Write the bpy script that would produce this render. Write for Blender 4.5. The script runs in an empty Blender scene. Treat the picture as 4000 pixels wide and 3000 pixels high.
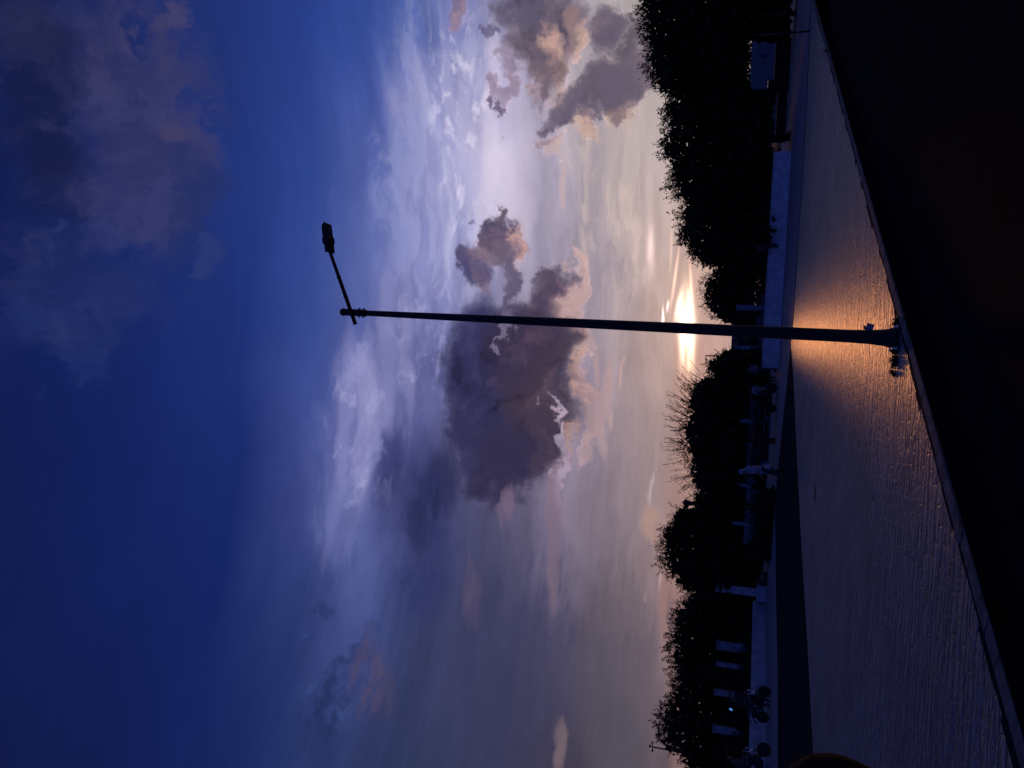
import bpy, bmesh, math, random
import numpy as np
from mathutils import Vector, Matrix, noise as mnoise
random.seed(7); rng = np.random.default_rng(7)
scene = bpy.context.scene
COL = scene.collection
# ------------------------------------------------------------------ camera
# The photograph is a phone picture stored on its side: the camera is held upright and turned 90 degrees.
FPX = 3005.0; PITCH = math.radians(17.2); ROLL = math.radians(3.15); EYE = 1.5
_R = np.array([1, 0, 0.]); _F = np.array([0, math.cos(PITCH), math.sin(PITCH)]); _U = np.array([0, -math.sin(PITCH), math.cos(PITCH)])
_Uc = math.cos(ROLL)*_U - math.sin(ROLL)*_R; _Rc = math.cos(ROLL)*_R + math.sin(ROLL)*_U
cam_d = bpy.data.cameras.new('camera'); cam = bpy.data.objects.new('camera', cam_d); COL.objects.link(cam)
cam_d.sensor_width = 36; cam_d.lens = 36*FPX/4000; cam_d.clip_start = 0.05; cam_d.clip_end = 5000
_m = Matrix.Identity(4)
for i in range(3):
    _m[i][0] = -_Uc[i]; _m[i][1] = _Rc[i]; _m[i][2] = -_F[i]
_m[2][3] = EYE
cam.matrix_world = _m; scene.camera = cam
def ray(x, y): return _F - (x-2000)/FPX*_Uc + (1500-y)/FPX*_Rc
def gnd(x, y, z=0.0):
    v = ray(x, y); t = (z-EYE)/v[2]; return v[0]*t, v[1]*t
def at(x, y, Y):
    v = ray(x, y); t = Y/v[1]; return Vector((v[0]*t, Y, EYE+v[2]*t))
def azel(x, y):
    v = ray(x, y); v = v/np.linalg.norm(v); return math.degrees(math.atan2(v[0], v[1])), math.degrees(math.asin(v[2]))
def pix_ae(az, el):
    a = math.radians(az); e = math.radians(el); w = np.array([math.sin(a)*math.cos(e), math.cos(a)*math.cos(e), math.sin(e)])
    c = max(w@_F, 0.15); return 2000-FPX*(w@_Uc)/c, 1500-FPX*(w@_Rc)/c
# ------------------------------------------------------------------ exposure
scene.view_settings.view_transform = 'Standard'; scene.view_settings.look = 'None'
scene.view_settings.exposure = 0; scene.view_settings.gamma = 1
scene.cycles.max_bounces = 4; scene.cycles.diffuse_bounces = 2; scene.cycles.glossy_bounces = 2
# ------------------------------------------------------------------ sun
SUN_AZ, SUN_EL = 4.42, 4.5
sun_d = bpy.data.lights.new('sun', 'SUN'); sun = bpy.data.objects.new('sun', sun_d); COL.objects.link(sun)
sun_d.energy = 0.34; sun_d.angle = math.radians(2.0); sun_d.color = (1.0, 0.37, 0.12)
_sd = Vector((math.sin(math.radians(SUN_AZ))*math.cos(math.radians(SUN_EL)), math.cos(math.radians(SUN_AZ))*math.cos(math.radians(SUN_EL)), math.sin(math.radians(SUN_EL))))
sun.rotation_euler = _sd.to_track_quat('Z', 'Y').to_euler(); sun.location = (5, 60, 20)
# ------------------------------------------------------------------ sky (world)
def lin(c):
    return tuple(((v/255)/12.92 if v/255 <= 0.04045 else ((v/255+0.055)/1.055)**2.4) for v in c)
world = bpy.data.worlds.new('World'); scene.world = world; world.use_nodes = True
NT = world.node_tree; NT.nodes.clear()
def nd(t, **k):
    n = NT.nodes.new(t)
    for a, b in k.items(): setattr(n, a, b)
    return n
def lk(a, b): NT.links.new(a, b)
def wmath(op, a, b=None, c=None, clamp=False):
    n = nd('ShaderNodeMath', operation=op); n.use_clamp = clamp
    for i, v in enumerate((a, b, c)):
        if v is None: continue
        if isinstance(v, (int, float)): n.inputs[i].default_value = v
        else: lk(v, n.inputs[i])
    return n.outputs[0]
def wvec(op, a, b=None, s=None):
    n = nd('ShaderNodeVectorMath', operation=op)
    for i, v in enumerate((a, b)):
        if v is None: continue
        if isinstance(v, tuple): n.inputs[i].default_value = v
        else: lk(v, n.inputs[i])
    if s is not None: n.inputs['Scale'].default_value = s
    return n.outputs['Value'] if op in ('LENGTH', 'DOT_PRODUCT') else n.outputs['Vector']
def wnoise(vec, scale, detail, rough=0.55, color=False):
    n = nd('ShaderNodeTexNoise'); n.inputs['Scale'].default_value = scale; n.inputs['Detail'].default_value = detail
    n.inputs['Roughness'].default_value = rough; lk(vec, n.inputs['Vector'])
    return n.outputs['Color'] if color else n.outputs['Fac']
def wmap(v, a, b, c, d, smooth=True):
    n = nd('ShaderNodeMapRange', interpolation_type='SMOOTHSTEP' if smooth else 'LINEAR')
    lk(v, n.inputs['Value'])
    for k, q in (('From Min', a), ('From Max', b), ('To Min', c), ('To Max', d)): n.inputs[k].default_value = q
    return n.outputs[0]
def wmix(fac, a, b, mode='MIX'):
    n = nd('ShaderNodeMix', data_type='RGBA', blend_type=mode)
    for s, v in ((n.inputs[0], fac), (n.inputs[6], a), (n.inputs[7], b)):
        if isinstance(v, (int, float)): s.default_value = v
        elif isinstance(v, tuple): s.default_value = (*v[:3], 1)
        else: lk(v, s)
    return n.outputs[2]
tc = nd('ShaderNodeTexCoord'); sep = nd('ShaderNodeSeparateXYZ'); lk(tc.outputs['Generated'], sep.inputs[0])
AZ = wmath('MULTIPLY', wmath('ARCTAN2', sep.outputs[0], sep.outputs[1]), 57.29578)
EL = wmath('MULTIPLY', wmath('ARCSINE', sep.outputs[2]), 57.29578)
cb = nd('ShaderNodeCombineXYZ'); lk(AZ, cb.inputs[0]); lk(EL, cb.inputs[1]); cb.inputs[2].default_value = 1.0; PV = cb.outputs[0]
# colour of the clear and veiled sky by elevation, in columns of azimuth (sRGB)
XS = [0, 200, 400, 500, 600, 700, 750, 800, 850, 900, 1000, 1100, 1200, 1300, 1400, 1480, 1550]
TAB = {
 0:    [(18,26,68),(24,36,88),(30,46,108),(33,52,120),(36,56,128),(42,65,140),(47,70,145),(54,78,150),(70,90,158),(92,107,168),(120,125,178),(148,145,180),(165,155,172),(165,160,165),(172,160,160),(175,163,158),(178,160,150)],
 330:  [(18,28,78),(26,38,90),(32,48,108),(33,52,120),(38,60,132),(46,68,140),(56,76,148),(74,90,160),(105,115,175),(138,142,192),(170,168,206),(188,180,204),(170,160,180),(176,162,165),(178,162,162),(184,166,162),(186,162,154)],
 660:  [(18,30,85),(22,36,95),(25,42,110),(28,46,116),(36,58,125),(50,72,142),(62,82,150),(82,97,160),(112,120,176),(124,128,182),(128,130,178),(140,136,165),(148,138,158),(160,144,155),(176,156,152),(194,164,152),(186,150,140)],
 1000: [(17,28,80),(19,32,90),(21,35,98),(23,39,103),(35,50,112),(74,82,146),(100,104,166),(92,98,155),(78,84,135),(66,70,120),(70,70,112),(100,95,125),(146,132,152),(146,130,145),(158,138,140),(168,142,136),(165,130,125)],
 1330: [(17,27,76),(18,30,85),(20,34,95),(22,38,100),(38,52,105),(60,74,130),(66,78,134),(58,68,118),(53,62,106),(52,60,100),(62,65,100),(72,72,102),(90,84,106),(106,96,108),(122,106,112),(142,116,115),(150,112,105)],
 1659: [(16,26,70),(18,28,80),(20,34,90),(23,37,95),(32,45,95),(38,50,95),(40,52,94),(42,53,92),(44,54,90),(46,55,90),(55,59,90),(64,64,90),(75,71,91),(86,79,93),(100,90,98),(115,98,105),(125,95,100)]}
for k_, f_ in ((1330, .93), (1659, .86)): TAB[k_] = TAB[k_][:11]+[tuple(v*f_*g_ for v, g_ in zip(c, (1, .99, 1.03))) for c in TAB[k_][11:]]
YS = sorted(TAB)
def sky_tab(px, py):
    X = px/1.8083; Y = min(max(py/1.8083, YS[0]), YS[-1]); X = min(max(X, XS[0]), XS[-1])
    j = max(i for i in range(len(YS)-1) if YS[i] <= Y or i == 0); u = (Y-YS[j])/(YS[j+1]-YS[j])
    i = max(i for i in range(len(XS)-1) if XS[i] <= X or i == 0); t = (X-XS[i])/(XS[i+1]-XS[i])
    A, B = TAB[YS[j]], TAB[YS[j+1]]
    c = [(A[i][k]*(1-t)+A[i+1][k]*t)*(1-u)+(B[i][k]*(1-t)+B[i+1][k]*t)*u for k in range(3)]
    return lin(c)
# slow warp of the whole sky so that no band is straight; stretched sideways like stratus
st = wvec('MULTIPLY', PV, (0.35, 1.0, 1.0))
w1 = wvec('SUBTRACT', wnoise(st, 0.12, 5, 0.6, True), (0.5, 0.5, 0.5))
PS = wvec('ADD', PV, wvec('MULTIPLY', w1, (16, 5, 0)))            # smooth warp, for soft stratus and the sky colour
fd = wvec('SUBTRACT', wnoise(PV, 0.30, 7, 0.6, True), (0.5, 0.5, 0.5))
PC = wvec('ADD', PV, wvec('MULTIPLY', fd, (7.0, 6.0, 0)))         # billowing warp, for cumulus edges
fs = wvec('SUBTRACT', wnoise(wvec('MULTIPLY', PV, (0.4, 1, 1)), 0.5, 6, 0.6, True), (0.5, 0.5, 0.5))
PT = wvec('ADD', PV, wvec('MULTIPLY', fs, (5.0, 1.6, 0)))         # streaky warp, for thin wisps
n_w = wnoise(wvec('MULTIPLY', PC, (0.55, 1.0, 1.0)), 0.34, 6, 0.62)       # ragged wisps
n_s = wnoise(wvec('MULTIPLY', PS, (0.30, 1.0, 1.0)), 0.55, 6, 0.64)       # fine sideways streaks
n_m = wnoise(wvec('MULTIPLY', PS, (0.6, 1.0, 1.0)), 0.9, 5, 0.6)          # mottle
vs = wnoise(wvec('MULTIPLY', PS, (0.16, 1.0, 1.0)), 0.5, 7, 0.62)
hn = wnoise(wvec('MULTIPLY', PC, (1.0, 0.8, 1)), 0.22, 7, 0.62)
na = wnoise(PC, 0.42, 5, 0.52); nb = wnoise(wvec('ADD', PC, (0.1, -1.1, 0)), 0.42, 4, 0.52)
# every later patch waits for all the noises (keeps the shader small enough to compile); the shift itself is nothing
tot = n_w
for q_ in (n_s, n_m, vs, hn, na, nb): tot = wmath('ADD', tot, q_)
tot = wmath('MULTIPLY', tot, 1e-6); bc = nd('ShaderNodeCombineXYZ'); lk(tot, bc.inputs[0]); lk(tot, bc.inputs[1]); BAR = bc.outputs[0]
PW = wvec('ADD', wvec('ADD', PV, wvec('MULTIPLY', fs, (1.6, 0.5, 0))), BAR)
PS = wvec('ADD', PS, BAR); PC = wvec('ADD', PC, BAR); PT = wvec('ADD', PT, BAR); PV = wvec('ADD', PV, BAR)
s2 = nd('ShaderNodeSeparateXYZ'); lk(PS, s2.inputs[0]); AZs, ELs = s2.outputs[0], s2.outputs[1]
elf = wmap(ELs, 0, 62, 0, 1, False)
cols = []
azs = [-36, -27, -18, -9, 0, 9, 18, 27, 36]
for a in azs:
    r = nd('ShaderNodeValToRGB'); lk(elf, r.inputs[0]); cr = r.color_ramp
    es = [0, 2, 4, 6, 9, 12, 15, 18, 21, 24, 27, 31, 36, 42, 50, 62]
    while len(cr.elements) < len(es): cr.elements.new(0.5)
    for i, e in enumerate(es):
        cr.elements[i].position = e/62; cr.elements[i].color = (*sky_tab(*pix_ae(a, e)), 1)
    cols.append(r.outputs[0])
base = cols[0]
for i in range(1, len(azs)):
    base = wmix(wmap(AZs, azs[i-1], azs[i], 0, 1, False), base, cols[i])
# streaks in the veil
vamp = wmap(EL, 33, 24, 0.3, 1.0)
sk = wmath('ADD', wmath('MULTIPLY', wmath('SUBTRACT', vs, 0.5), wmath('MULTIPLY', vamp, 1.15)), 1.03)
cbk = nd('ShaderNodeCombineXYZ')
for i in range(3): lk(sk, cbk.inputs[i])
base = wmix(1.0, base, cbk.outputs[0], 'MULTIPLY')
state = {'c': base}
def ellipse(X, Y, rx, ry, ang, src):
    """squared distance from a patch centre, in units of its half sizes (X,Y,rx,ry in 1/1.8083 photo px, turned by ang degrees)"""
    x, y = X*1.8083, Y*1.8083; c = azel(x, y); h = 30
    J = np.array([[azel(x+h, y)[0]-c[0], azel(x, y+h)[0]-c[0]], [azel(x+h, y)[1]-c[1], azel(x, y+h)[1]-c[1]]])/h
    t = math.radians(ang); rot = np.array([[math.cos(t), -math.sin(t)], [math.sin(t), math.cos(t)]])
    A = np.linalg.inv(J @ rot @ np.diag([rx*1.8083, ry*1.8083])); o = A @ np.array(c)
    q = [wvec('DOT_PRODUCT', src, (float(A[k, 0]), float(A[k, 1]), float(-o[k]))) for k in (0, 1)]
    return wmath('MULTIPLY_ADD', q[0], q[0], wmath('MULTIPLY', q[1], q[1]))
def blob(X, Y, rx, ry, ang, col, alpha=1.0, soft=0.5, src=None, veil=False):
    soft = soft*1.25+.12
    f = wmap(ellipse(X, Y, rx, ry, ang, src), (1+soft*0.5)**2, max(0, 1-soft*0.8)**2, 0, alpha)
    cc = lin(col)
    if src is PC and not veil: state['m'] = wmath('MAXIMUM', state['m'], f) if 'm' in state else f
    state['c'] = wmix(f, state['c'], cc)
def patch(X, Y, rx, ry, ang, col, alpha, nz, lo=.45, hi=.65, edge=(1.5, .1)):
    f = wmath('MULTIPLY', wmap(ellipse(X, Y, rx, ry, ang, PS), edge[0], edge[1], 0, alpha), wmap(nz, lo, hi, 0, 1))
    state['c'] = wmix(f, state['c'], lin(col))
SOFT, CUM, THIN = PS, PC, PT
# -- high faint veils, top left of the sky
for a in [(170,110,110,60,35,(42,46,90),.55,1.2),(290,220,90,90,20,(50,52,94),.5,1.2),(330,330,70,90,0,(54,53,92),.5,1.2),(378,285,20,26,0,(84,74,104),.4,1.5),
          (372,25,26,32,0,(86,78,106),.45,1.4),(345,110,20,60,0,(62,60,100),.6,1.2),(250,420,120,50,20,(42,48,98),.7,1.2),(400,440,55,90,10,(38,48,98),.7,1.2),(120,480,70,140,0,(22,36,86),.6,1.2),
          (150,640,90,90,-20,(32,44,96),.55,1.3),(130,380,60,60,20,(26,28,60),.4,1.4),(95,200,60,120,0,(22,26,56),.5,1.4),(270,640,60,40,0,(40,50,104),.5,1.2),(40,60,50,60,0,(40,42,78),.5,1.2),(460,560,22,26,0,(50,60,112),.5,1.2)]:
    blob(*a[:5], a[5], a[6], a[7], CUM, True)
patch(330,250,150,300,0,(70,66,104),.6,n_w,.48,.66); patch(250,480,190,280,10,(46,56,112),.6,n_w,.48,.66); patch(150,700,160,260,-10,(34,48,104),.6,n_w,.48,.64)
hm = wmath('MULTIPLY', wmap(hn, 0.46, 0.72, 0, 1), wmap(ellipse(230, 330, 270, 470, 12, PS), 1.5, 0.1, 0, .62))
state['c'] = wmix(hm, state['c'], lin((58,60,104)))
hk = wmath('MULTIPLY', wmap(hn, 0.47, 0.28, 0, 1), wmap(ellipse(150, 260, 190, 330, 12, PS), 1.4, 0.1, 0, .5))
state['c'] = wmix(hk, state['c'], lin((20,24,62)))
# -- pale luminous veil edge
for a in [(930,330,60,150,-8,(150,150,198),.6,1.3),(1070,330,36,170,3,(205,195,222),.75,1.3),(1090,420,28,90,0,(220,208,228),.6,1.3),(1010,200,60,110,0,(140,140,186),.5,1.3),
          (760,960,26,170,4,(122,124,180),.6,1.2),(800,860,36,60,0,(138,136,186),.6,1.3),(720,1120,40,120,-8,(84,94,150),.5,1.3),(870,650,40,110,0,(128,132,184),.4,1.3),(1110,500,26,80,0,(205,195,218),.55,1.2),(880,760,60,120,0,(86,90,140),.5,1.3)]:
    blob(*a[:5], a[5], a[6], a[7], SOFT)
for a in [(985,300,10,150,-6,(176,174,214),.7,1.0),(1020,420,9,160,-4,(196,190,222),.7,1.0),(950,420,8,130,-8,(160,160,206),.6,1.0),(900,500,8,120,-8,(150,152,202),.6,1.0),(1060,300,10,150,4,(226,216,236),.7,1.0),(860,330,8,120,-8,(128,134,188),.6,1.0),
          (740,960,8,140,6,(138,140,194),.7,1.0),(785,900,8,110,6,(152,150,198),.65,1.0),(830,760,8,120,4,(150,150,200),.6,1.0),(870,720,7,110,0,(158,154,200),.6,1.0),(715,1050,7,110,0,(104,112,170),.6,1.0),(1140,430,9,120,0,(200,186,204),.6,1.0),(1230,330,8,110,0,(196,182,192),.5,1.0),(1330,420,10,150,-4,(204,186,180),.55,1.0),(1370,380,8,140,-4,(208,190,182),.5,1.0)]:
    blob(a[0], a[1], a[2]*1.5, a[3]*1.2, a[4], a[5], a[6]*.62, 1.3, PS if a[0] % 20 else THIN)
# -- broad blue-grey cloud base left of the pole
for a in [(900,1060,60,90,0,(52,54,98),.6,1.3),(955,1040,30,60,0,(40,42,78),.75,1.1),(900,1130,20,50,-15,(38,42,80),.7,1.1),(840,1000,20,70,10,(48,52,100),.6,1.1),
          (930,1230,30,90,0,(48,54,100),.5,1.3),
          (1020,1310,16,34,0,(88,76,108),.6,1.2),(1060,1450,120,150,0,(56,58,92),.4,1.5),(1340,1440,60,120,0,(84,78,92),.4,1.5),(1330,1600,40,90,0,(76,72,86),.5,1.4)]:
    blob(*a[:5], a[5], a[6], a[7], THIN)
patch(690,1420,75,210,-6,(36,48,92),.85,n_w,.44,.60); patch(760,1300,60,150,0,(44,54,102),.7,n_w,.5,.66); patch(700,1500,60,120,0,(33,44,84),.7,n_s,.48,.64)
patch(800,1430,50,95,-22,(82,70,96),.7,n_s,.42,.62); patch(790,1420,30,60,-20,(92,76,98),.6,n_m,.45,.62); patch(690,1430,70,150,0,(62,84,142),.5,n_m,.56,.72)
patch(900,1150,110,170,0,(46,52,100),.75,n_w,.42,.62); patch(960,1130,70,120,0,(38,42,80),.7,n_s,.46,.64); patch(1130,1380,160,260,0,(58,60,92),.55,n_s,.44,.64); patch(1350,1400,110,260,0,(88,82,96),.5,n_s,.46,.64)
patch(1020,1290,24,70,0,(98,84,112),.7,n_s,.44,.6); patch(1300,1150,90,200,0,(124,112,126),.5,n_s,.48,.66)
patch(960,330,130,360,-4,(192,190,226),.8,n_s,.46,.66); patch(1010,300,90,300,-4,(222,214,238),.75,n_m,.50,.70); patch(880,480,70,260,-8,(140,146,200),.7,n_s,.46,.64); patch(850,200,60,220,-6,(96,108,168),.6,n_s,.48,.66)
patch(800,900,75,190,6,(154,154,204),.8,n_s,.44,.64); patch(760,930,46,170,5,(170,170,214),.6,n_m,.52,.7); patch(900,700,70,170,0,(158,156,204),.7,n_m,.48,.68); patch(720,1080,50,170,-6,(104,114,170),.7,n_s,.44,.64); patch(900,860,60,160,0,(84,88,142),.6,n_w,.44,.62)
patch(1290,420,110,300,-2,(206,186,182),.6,n_s,.50,.66); patch(1380,420,70,260,-3,(214,190,184),.6,n_s,.50,.66); patch(1300,560,120,240,0,(140,128,142),.55,n_s,.50,.34)
# -- the big dark cloud behind the pole
O1 = (196,160,152); O2 = (170,138,140)
for a in [(1262,850,14,110,0,O1,.8,1.0),(1228,600,15,55,0,(196,164,164),.95,.5),(1240,560,12,24,0,(200,168,166),.95,.5),(1236,690,17,60,3,(194,160,158),.95,.6),(1200,650,18,45,-25,O1,.8,.7),(1258,780,12,34,20,O1,.9,.6),
          (1215,960,16,80,0,(150,124,136),.9,.8),(1224,900,10,60,0,(198,164,156),.85,.7)]:
    blob(*a[:5], a[5], a[6], a[7], CUM)
for a in [(1178,628,32,50,0,(88,76,98),1,.7),(1168,690,60,55,0,(78,68,92),1,.6),(1110,760,108,78,0,(62,55,82),1,.6),(1130,840,122,102,0,(56,49,74),1,.6),(1055,805,84,125,0,(44,43,80),1,.9),(1095,930,102,108,0,(52,46,72),1,.7),(1040,930,50,90,0,(50,50,88),.8,1.2),
          (1085,1015,52,70,0,(52,47,76),1,.8),(1175,870,45,95,0,(64,54,72),1,.6),(1215,760,30,55,20,(70,60,78),.95,.6),(1165,970,28,60,0,(66,56,78),.9,.7),(1200,860,16,44,0,(84,72,92),.8,.9),(1030,720,36,60,0,(58,56,98),.7,1.0),(1140,800,50,120,0,(68,56,74),.6,1.2)]:
    blob(*a[:5], a[5], a[6], a[7], CUM)
for a in [(1194,890,5,24,0,(190,180,206),.5,1.2),(1206,940,6,26,10,(186,176,202),.5,1.2),(1102,700,4,34,0,(180,170,204),.6,1.0),(1215,1010,10,40,0,(176,160,186),.7,1.1)]:
    blob(*a[:5], a[5], a[6], a[7], CUM)
# -- cloud right of the big one
for a in [(1085,525,34,60,0,(104,90,112),1,.55),(1078,490,26,40,20,(88,78,104),1,.6),(1086,452,10,20,0,(112,96,116),.95,.7),(1020,565,26,44,12,(84,76,112),.95,.6),(1000,585,12,30,0,(76,72,110),.9,.8),(1050,545,22,26,0,(130,108,124),.8,.8),(1112,530,9,44,0,(176,144,144),.85,.9),
          (1100,600,14,60,0,(100,90,118),.9,.7),(1105,660,12,60,0,(92,84,112),.85,.8),(1012,480,8,10,0,(104,98,140),.7,1.0),(1030,610,10,28,-20,(120,100,124),.6,1.0)]:
    blob(*a[:5], a[5], a[6], a[7], CUM)
# -- clouds top right
for a in [(1185,40,90,95,0,(104,92,110),1,.5),(1150,110,70,50,0,(108,95,112),1,.6),(1110,20,50,60,0,(94,86,108),.95,.7),(1185,120,24,60,0,(190,156,148),.9,.8),(1210,170,26,50,15,(150,126,130),.9,.8),(1165,170,26,60,0,(112,96,110),.95,.7),(1238,60,14,60,0,(150,124,124),.8,.8),
          (1262,90,10,40,0,(196,162,148),.7,.9),(1100,190,14,44,0,(146,124,146),.8,.8),(1090,245,9,18,0,(100,90,120),.9,.7),(990,30,22,32,0,(122,108,136),.9,.8),(1005,52,16,20,0,(146,124,146),.7,1.0),(1056,75,8,18,0,(100,92,124),.85,.8),(1215,330,12,26,0,(196,168,166),.7,.9),(1255,270,20,66,-25,(204,170,158),.9,.8),
          (1340,210,26,60,-10,(206,172,156),.8,.9)]:
    blob(*a[:5], a[5], a[6], a[7], CUM)
for a in [(1315,70,36,62,8,(104,94,112),1,.5),(1375,130,34,76,0,(108,96,112),1,.5),(1330,180,48,46,20,(102,92,110),1,.5),(1280,215,50,34,-20,(106,96,114),1,.5),(1240,250,44,30,-10,(104,94,114),1,.5),(1190,272,14,20,0,(108,98,118),1,.6),(1196,310,18,12,0,(150,128,136),.8,.8),(1350,250,16,30,0,(110,96,110),.8,.9)]:
    blob(*a[:5], a[5], a[6], a[7], CUM)
rm = wmath('MULTIPLY', wmath('MULTIPLY', wmap(state['m'], 0.02, .32, 0, 1), wmap(state['m'], .75, .35, 0, 1)), wmap(n_m, .40, .62, .05, .5))
rmc = nd('ShaderNodeCombineXYZ')
for i, k_ in enumerate((.75, .65, .6)): lk(wmath('MULTIPLY_ADD', rm, k_, 1.0), rmc.inputs[i])
state['c'] = wmix(1.0, state['c'], rmc.outputs[0], 'MULTIPLY')
# -- relief of the cumulus: parts whose cover thins towards the low sun are lit peach, the far sides stay dull
rel = wmath('MULTIPLY', wmath('SUBTRACT', na, nb), state['m'])
br_ = wmath('MULTIPLY', wmap(rel, 0.0, 0.30, 0, 1), 1.0); brc = nd('ShaderNodeCombineXYZ')
for i, k_ in enumerate((.85, .55, .35)): lk(wmath('MULTIPLY_ADD', br_, k_, 1.0), brc.inputs[i])
state['c'] = wmix(1.0, state['c'], brc.outputs[0], 'MULTIPLY')
dk = wmath('SUBTRACT', 1.0, wmath('MULTIPLY', wmap(rel, -0.02, -0.28, 0, 1), .38)); dkc = nd('ShaderNodeCombineXYZ')
for i in range(3): lk(dk, dkc.inputs[i])
state['c'] = wmix(1.0, state['c'], dkc.outputs[0], 'MULTIPLY')
# -- low streaks and small lit clouds
for a in [(1213,395,6,44,0,(198,172,174),.7,.9),(1262,462,6,14,0,(198,178,180),.7,.9),(1308,850,9,70,6,(188,156,154),.85,.8),(1296,930,9,60,-6,(186,154,152),.85,.8),(1290,800,6,44,0,(184,154,154),.8,.8),(1345,800,4,26,0,(196,162,156),.7,.8),(1322,900,6,30,0,(190,158,152),.8,.8),
          (1198,1080,14,70,0,(134,114,134),.85,.8),(1195,1190,13,90,0,(122,104,124),.8,.9),(1200,1260,8,50,0,(112,98,116),.7,1.0),(1098,1085,12,34,0,(116,98,124),.85,.8),(1082,1120,6,20,0,(108,92,120),.7,.9),(1205,1620,12,60,0,(118,100,108),.85,.8),
          (1412,1128,18,36,0,(176,142,132),.85,1.0),(1425,1180,14,40,0,(150,122,122),.7,1.2),(1395,1210,12,30,0,(132,112,118),.6,1.1),(1406,1050,4,30,0,(190,170,176),.7,.9),(1425,1255,3,20,0,(190,160,158),.8,.8),(1400,1290,4,10,0,(150,128,136),.7,.8),(1280,900,30,90,0,(140,128,150),.35,1.4)]:
    blob(*a[:5], a[5], a[6], a[7], THIN)
# -- dusty glow low along the horizon
for a in [(1480,1120,30,260,0,(168,130,124),.4,1.4),(1478,1420,24,300,-2,(150,114,110),.55,1.3),(1500,900,30,150,0,(190,146,132),.5,1.3),(1462,1350,5,60,0,(92,84,98),.6,1.0)]:
    blob(*a[:5], a[5], a[6], a[7], SOFT)
# -- the sun behind thin bands
def glow(X, Y, rx, ry, ang, col, alpha, src):
    L = ellipse(X, Y, rx, ry, ang, src)
    g = wmath('MULTIPLY', wmath('EXPONENT', wmath('MULTIPLY', L, -1.0)), alpha)
    state['c'] = wmix(g, state['c'], tuple(col), 'ADD')
glow(1470,700,120,230,0,(.075,.034,.022),1,PW)
glow(1482,705,22,85,0,(.24,.11,.06),1,PW)
glow(1484,705,12,64,0,(1.0,.62,.36),1,PW)
glow(1484,703,14,32,0,(3.0,2.4,1.7),1,PW)
glow(1474,722,6,60,2,(1.0,.75,.5),1,PV); glow(1495,722,5,70,-2,(1.0,.75,.5),1,PV)
glow(1404,535,7,42,0,(.55,.38,.36),1,PW)
glow(1400,440,10,90,0,(.14,.10,.09),1,PW)
glow(1458,600,3,62,8,(.75,.42,.28),1,PV); glow(1450,540,3,50,2,(.28,.18,.13),1,PV); glow(1466,660,5,30,12,(1.6,1.1,.8),1,PV)
glow(1494,635,3,60,-3,(.9,.5,.32),1,PV); glow(1490,660,5,34,-6,(1.3,.85,.6),1,PV)
glow(1489,775,5,30,3,(1.2,.8,.5),1,PV); glow(1475,765,4,26,-5,(.8,.5,.3),1,PV)
glow(1433,675,2.2,16,0,(1.5,1.2,1.0),1,PW); glow(1443,655,2.5,10,10,(1.3,1.0,.85),1,PW); glow(1431,690,2,10,0,(1.2,1.0,.8),1,PW)
# -- the rest of the dome: deep blue dusk behind the viewer
rb = nd('ShaderNodeValToRGB'); lk(wmap(EL, 0, 90, 0, 1, False), rb.inputs[0])
rb.color_ramp.elements[0].color = (*lin((70,72,120)), 1); rb.color_ramp.elements[1].color = (*lin((22,40,110)), 1)
e = rb.color_ramp.elements.new(0.3); e.color = (*lin((40,62,150)), 1)
BACK_GAIN = 1.0
out = wmix(wmap(wmath('ABSOLUTE', AZ), 55, 100, 0, 1), state['c'], rb.outputs[0])
out = wmix(wmap(EL, 55, 75, 0, 1), out, rb.outputs[0])
bg = nd('ShaderNodeBackground'); bg.inputs['Strength'].default_value = 1.0; lk(out, bg.inputs[0])
wo = nd('ShaderNodeOutputWorld'); lk(bg.outputs[0], wo.inputs[0])
world.cycles.sampling_method = 'NONE'
# ================================================================== helpers
def mat(name, col, rough=0.8, spec=0.3, metal=0.0, var=0.0, vscale=4.0, bump=0.0, bscale=20.0, emit=None):
    m = bpy.data.materials.new(name); m.use_nodes = True; t = m.node_tree; b = t.nodes['Principled BSDF']
    b.inputs['Roughness'].default_value = rough; b.inputs['Metallic'].default_value = metal; b.inputs['Specular IOR Level'].default_value = spec
    b.inputs['Base Color'].default_value = (*col, 1)
    tcn = t.nodes.new('ShaderNodeTexCoord')
    if var:
        n = t.nodes.new('ShaderNodeTexNoise'); n.inputs['Scale'].default_value = vscale; n.inputs['Detail'].default_value = 5
        t.links.new(tcn.outputs['Object'], n.inputs['Vector'])
        r = t.nodes.new('ShaderNodeValToRGB'); t.links.new(n.outputs['Fac'], r.inputs[0])
        r.color_ramp.elements[0].position = .3; r.color_ramp.elements[1].position = .72
        r.color_ramp.elements[0].color = (*[c*(1-var) for c in col], 1); r.color_ramp.elements[1].color = (*[min(1, c*(1+var*.6)) for c in col], 1)
        t.links.new(r.outputs[0], b.inputs['Base Color'])
    if bump:
        n = t.nodes.new('ShaderNodeTexNoise'); n.inputs['Scale'].default_value = bscale; n.inputs['Detail'].default_value = 4
        t.links.new(tcn.outputs['Object'], n.inputs['Vector'])
        bp = t.nodes.new('ShaderNodeBump'); bp.inputs['Strength'].default_value = bump; bp.inputs['Distance'].default_value = .02
        t.links.new(n.outputs['Fac'], bp.inputs['Height']); t.links.new(bp.outputs[0], b.inputs['Normal'])
    if emit:
        b.inputs['Emission Color'].default_value = (*emit, 1); b.inputs['Emission Strength'].default_value = 1.0
    return m
def tag(o, label=None, cat=None, group=None, kind=None):
    if label: o['label'] = label
    if cat: o['category'] = cat
    if group: o['group'] = group
    if kind: o['kind'] = kind
    return o
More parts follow.
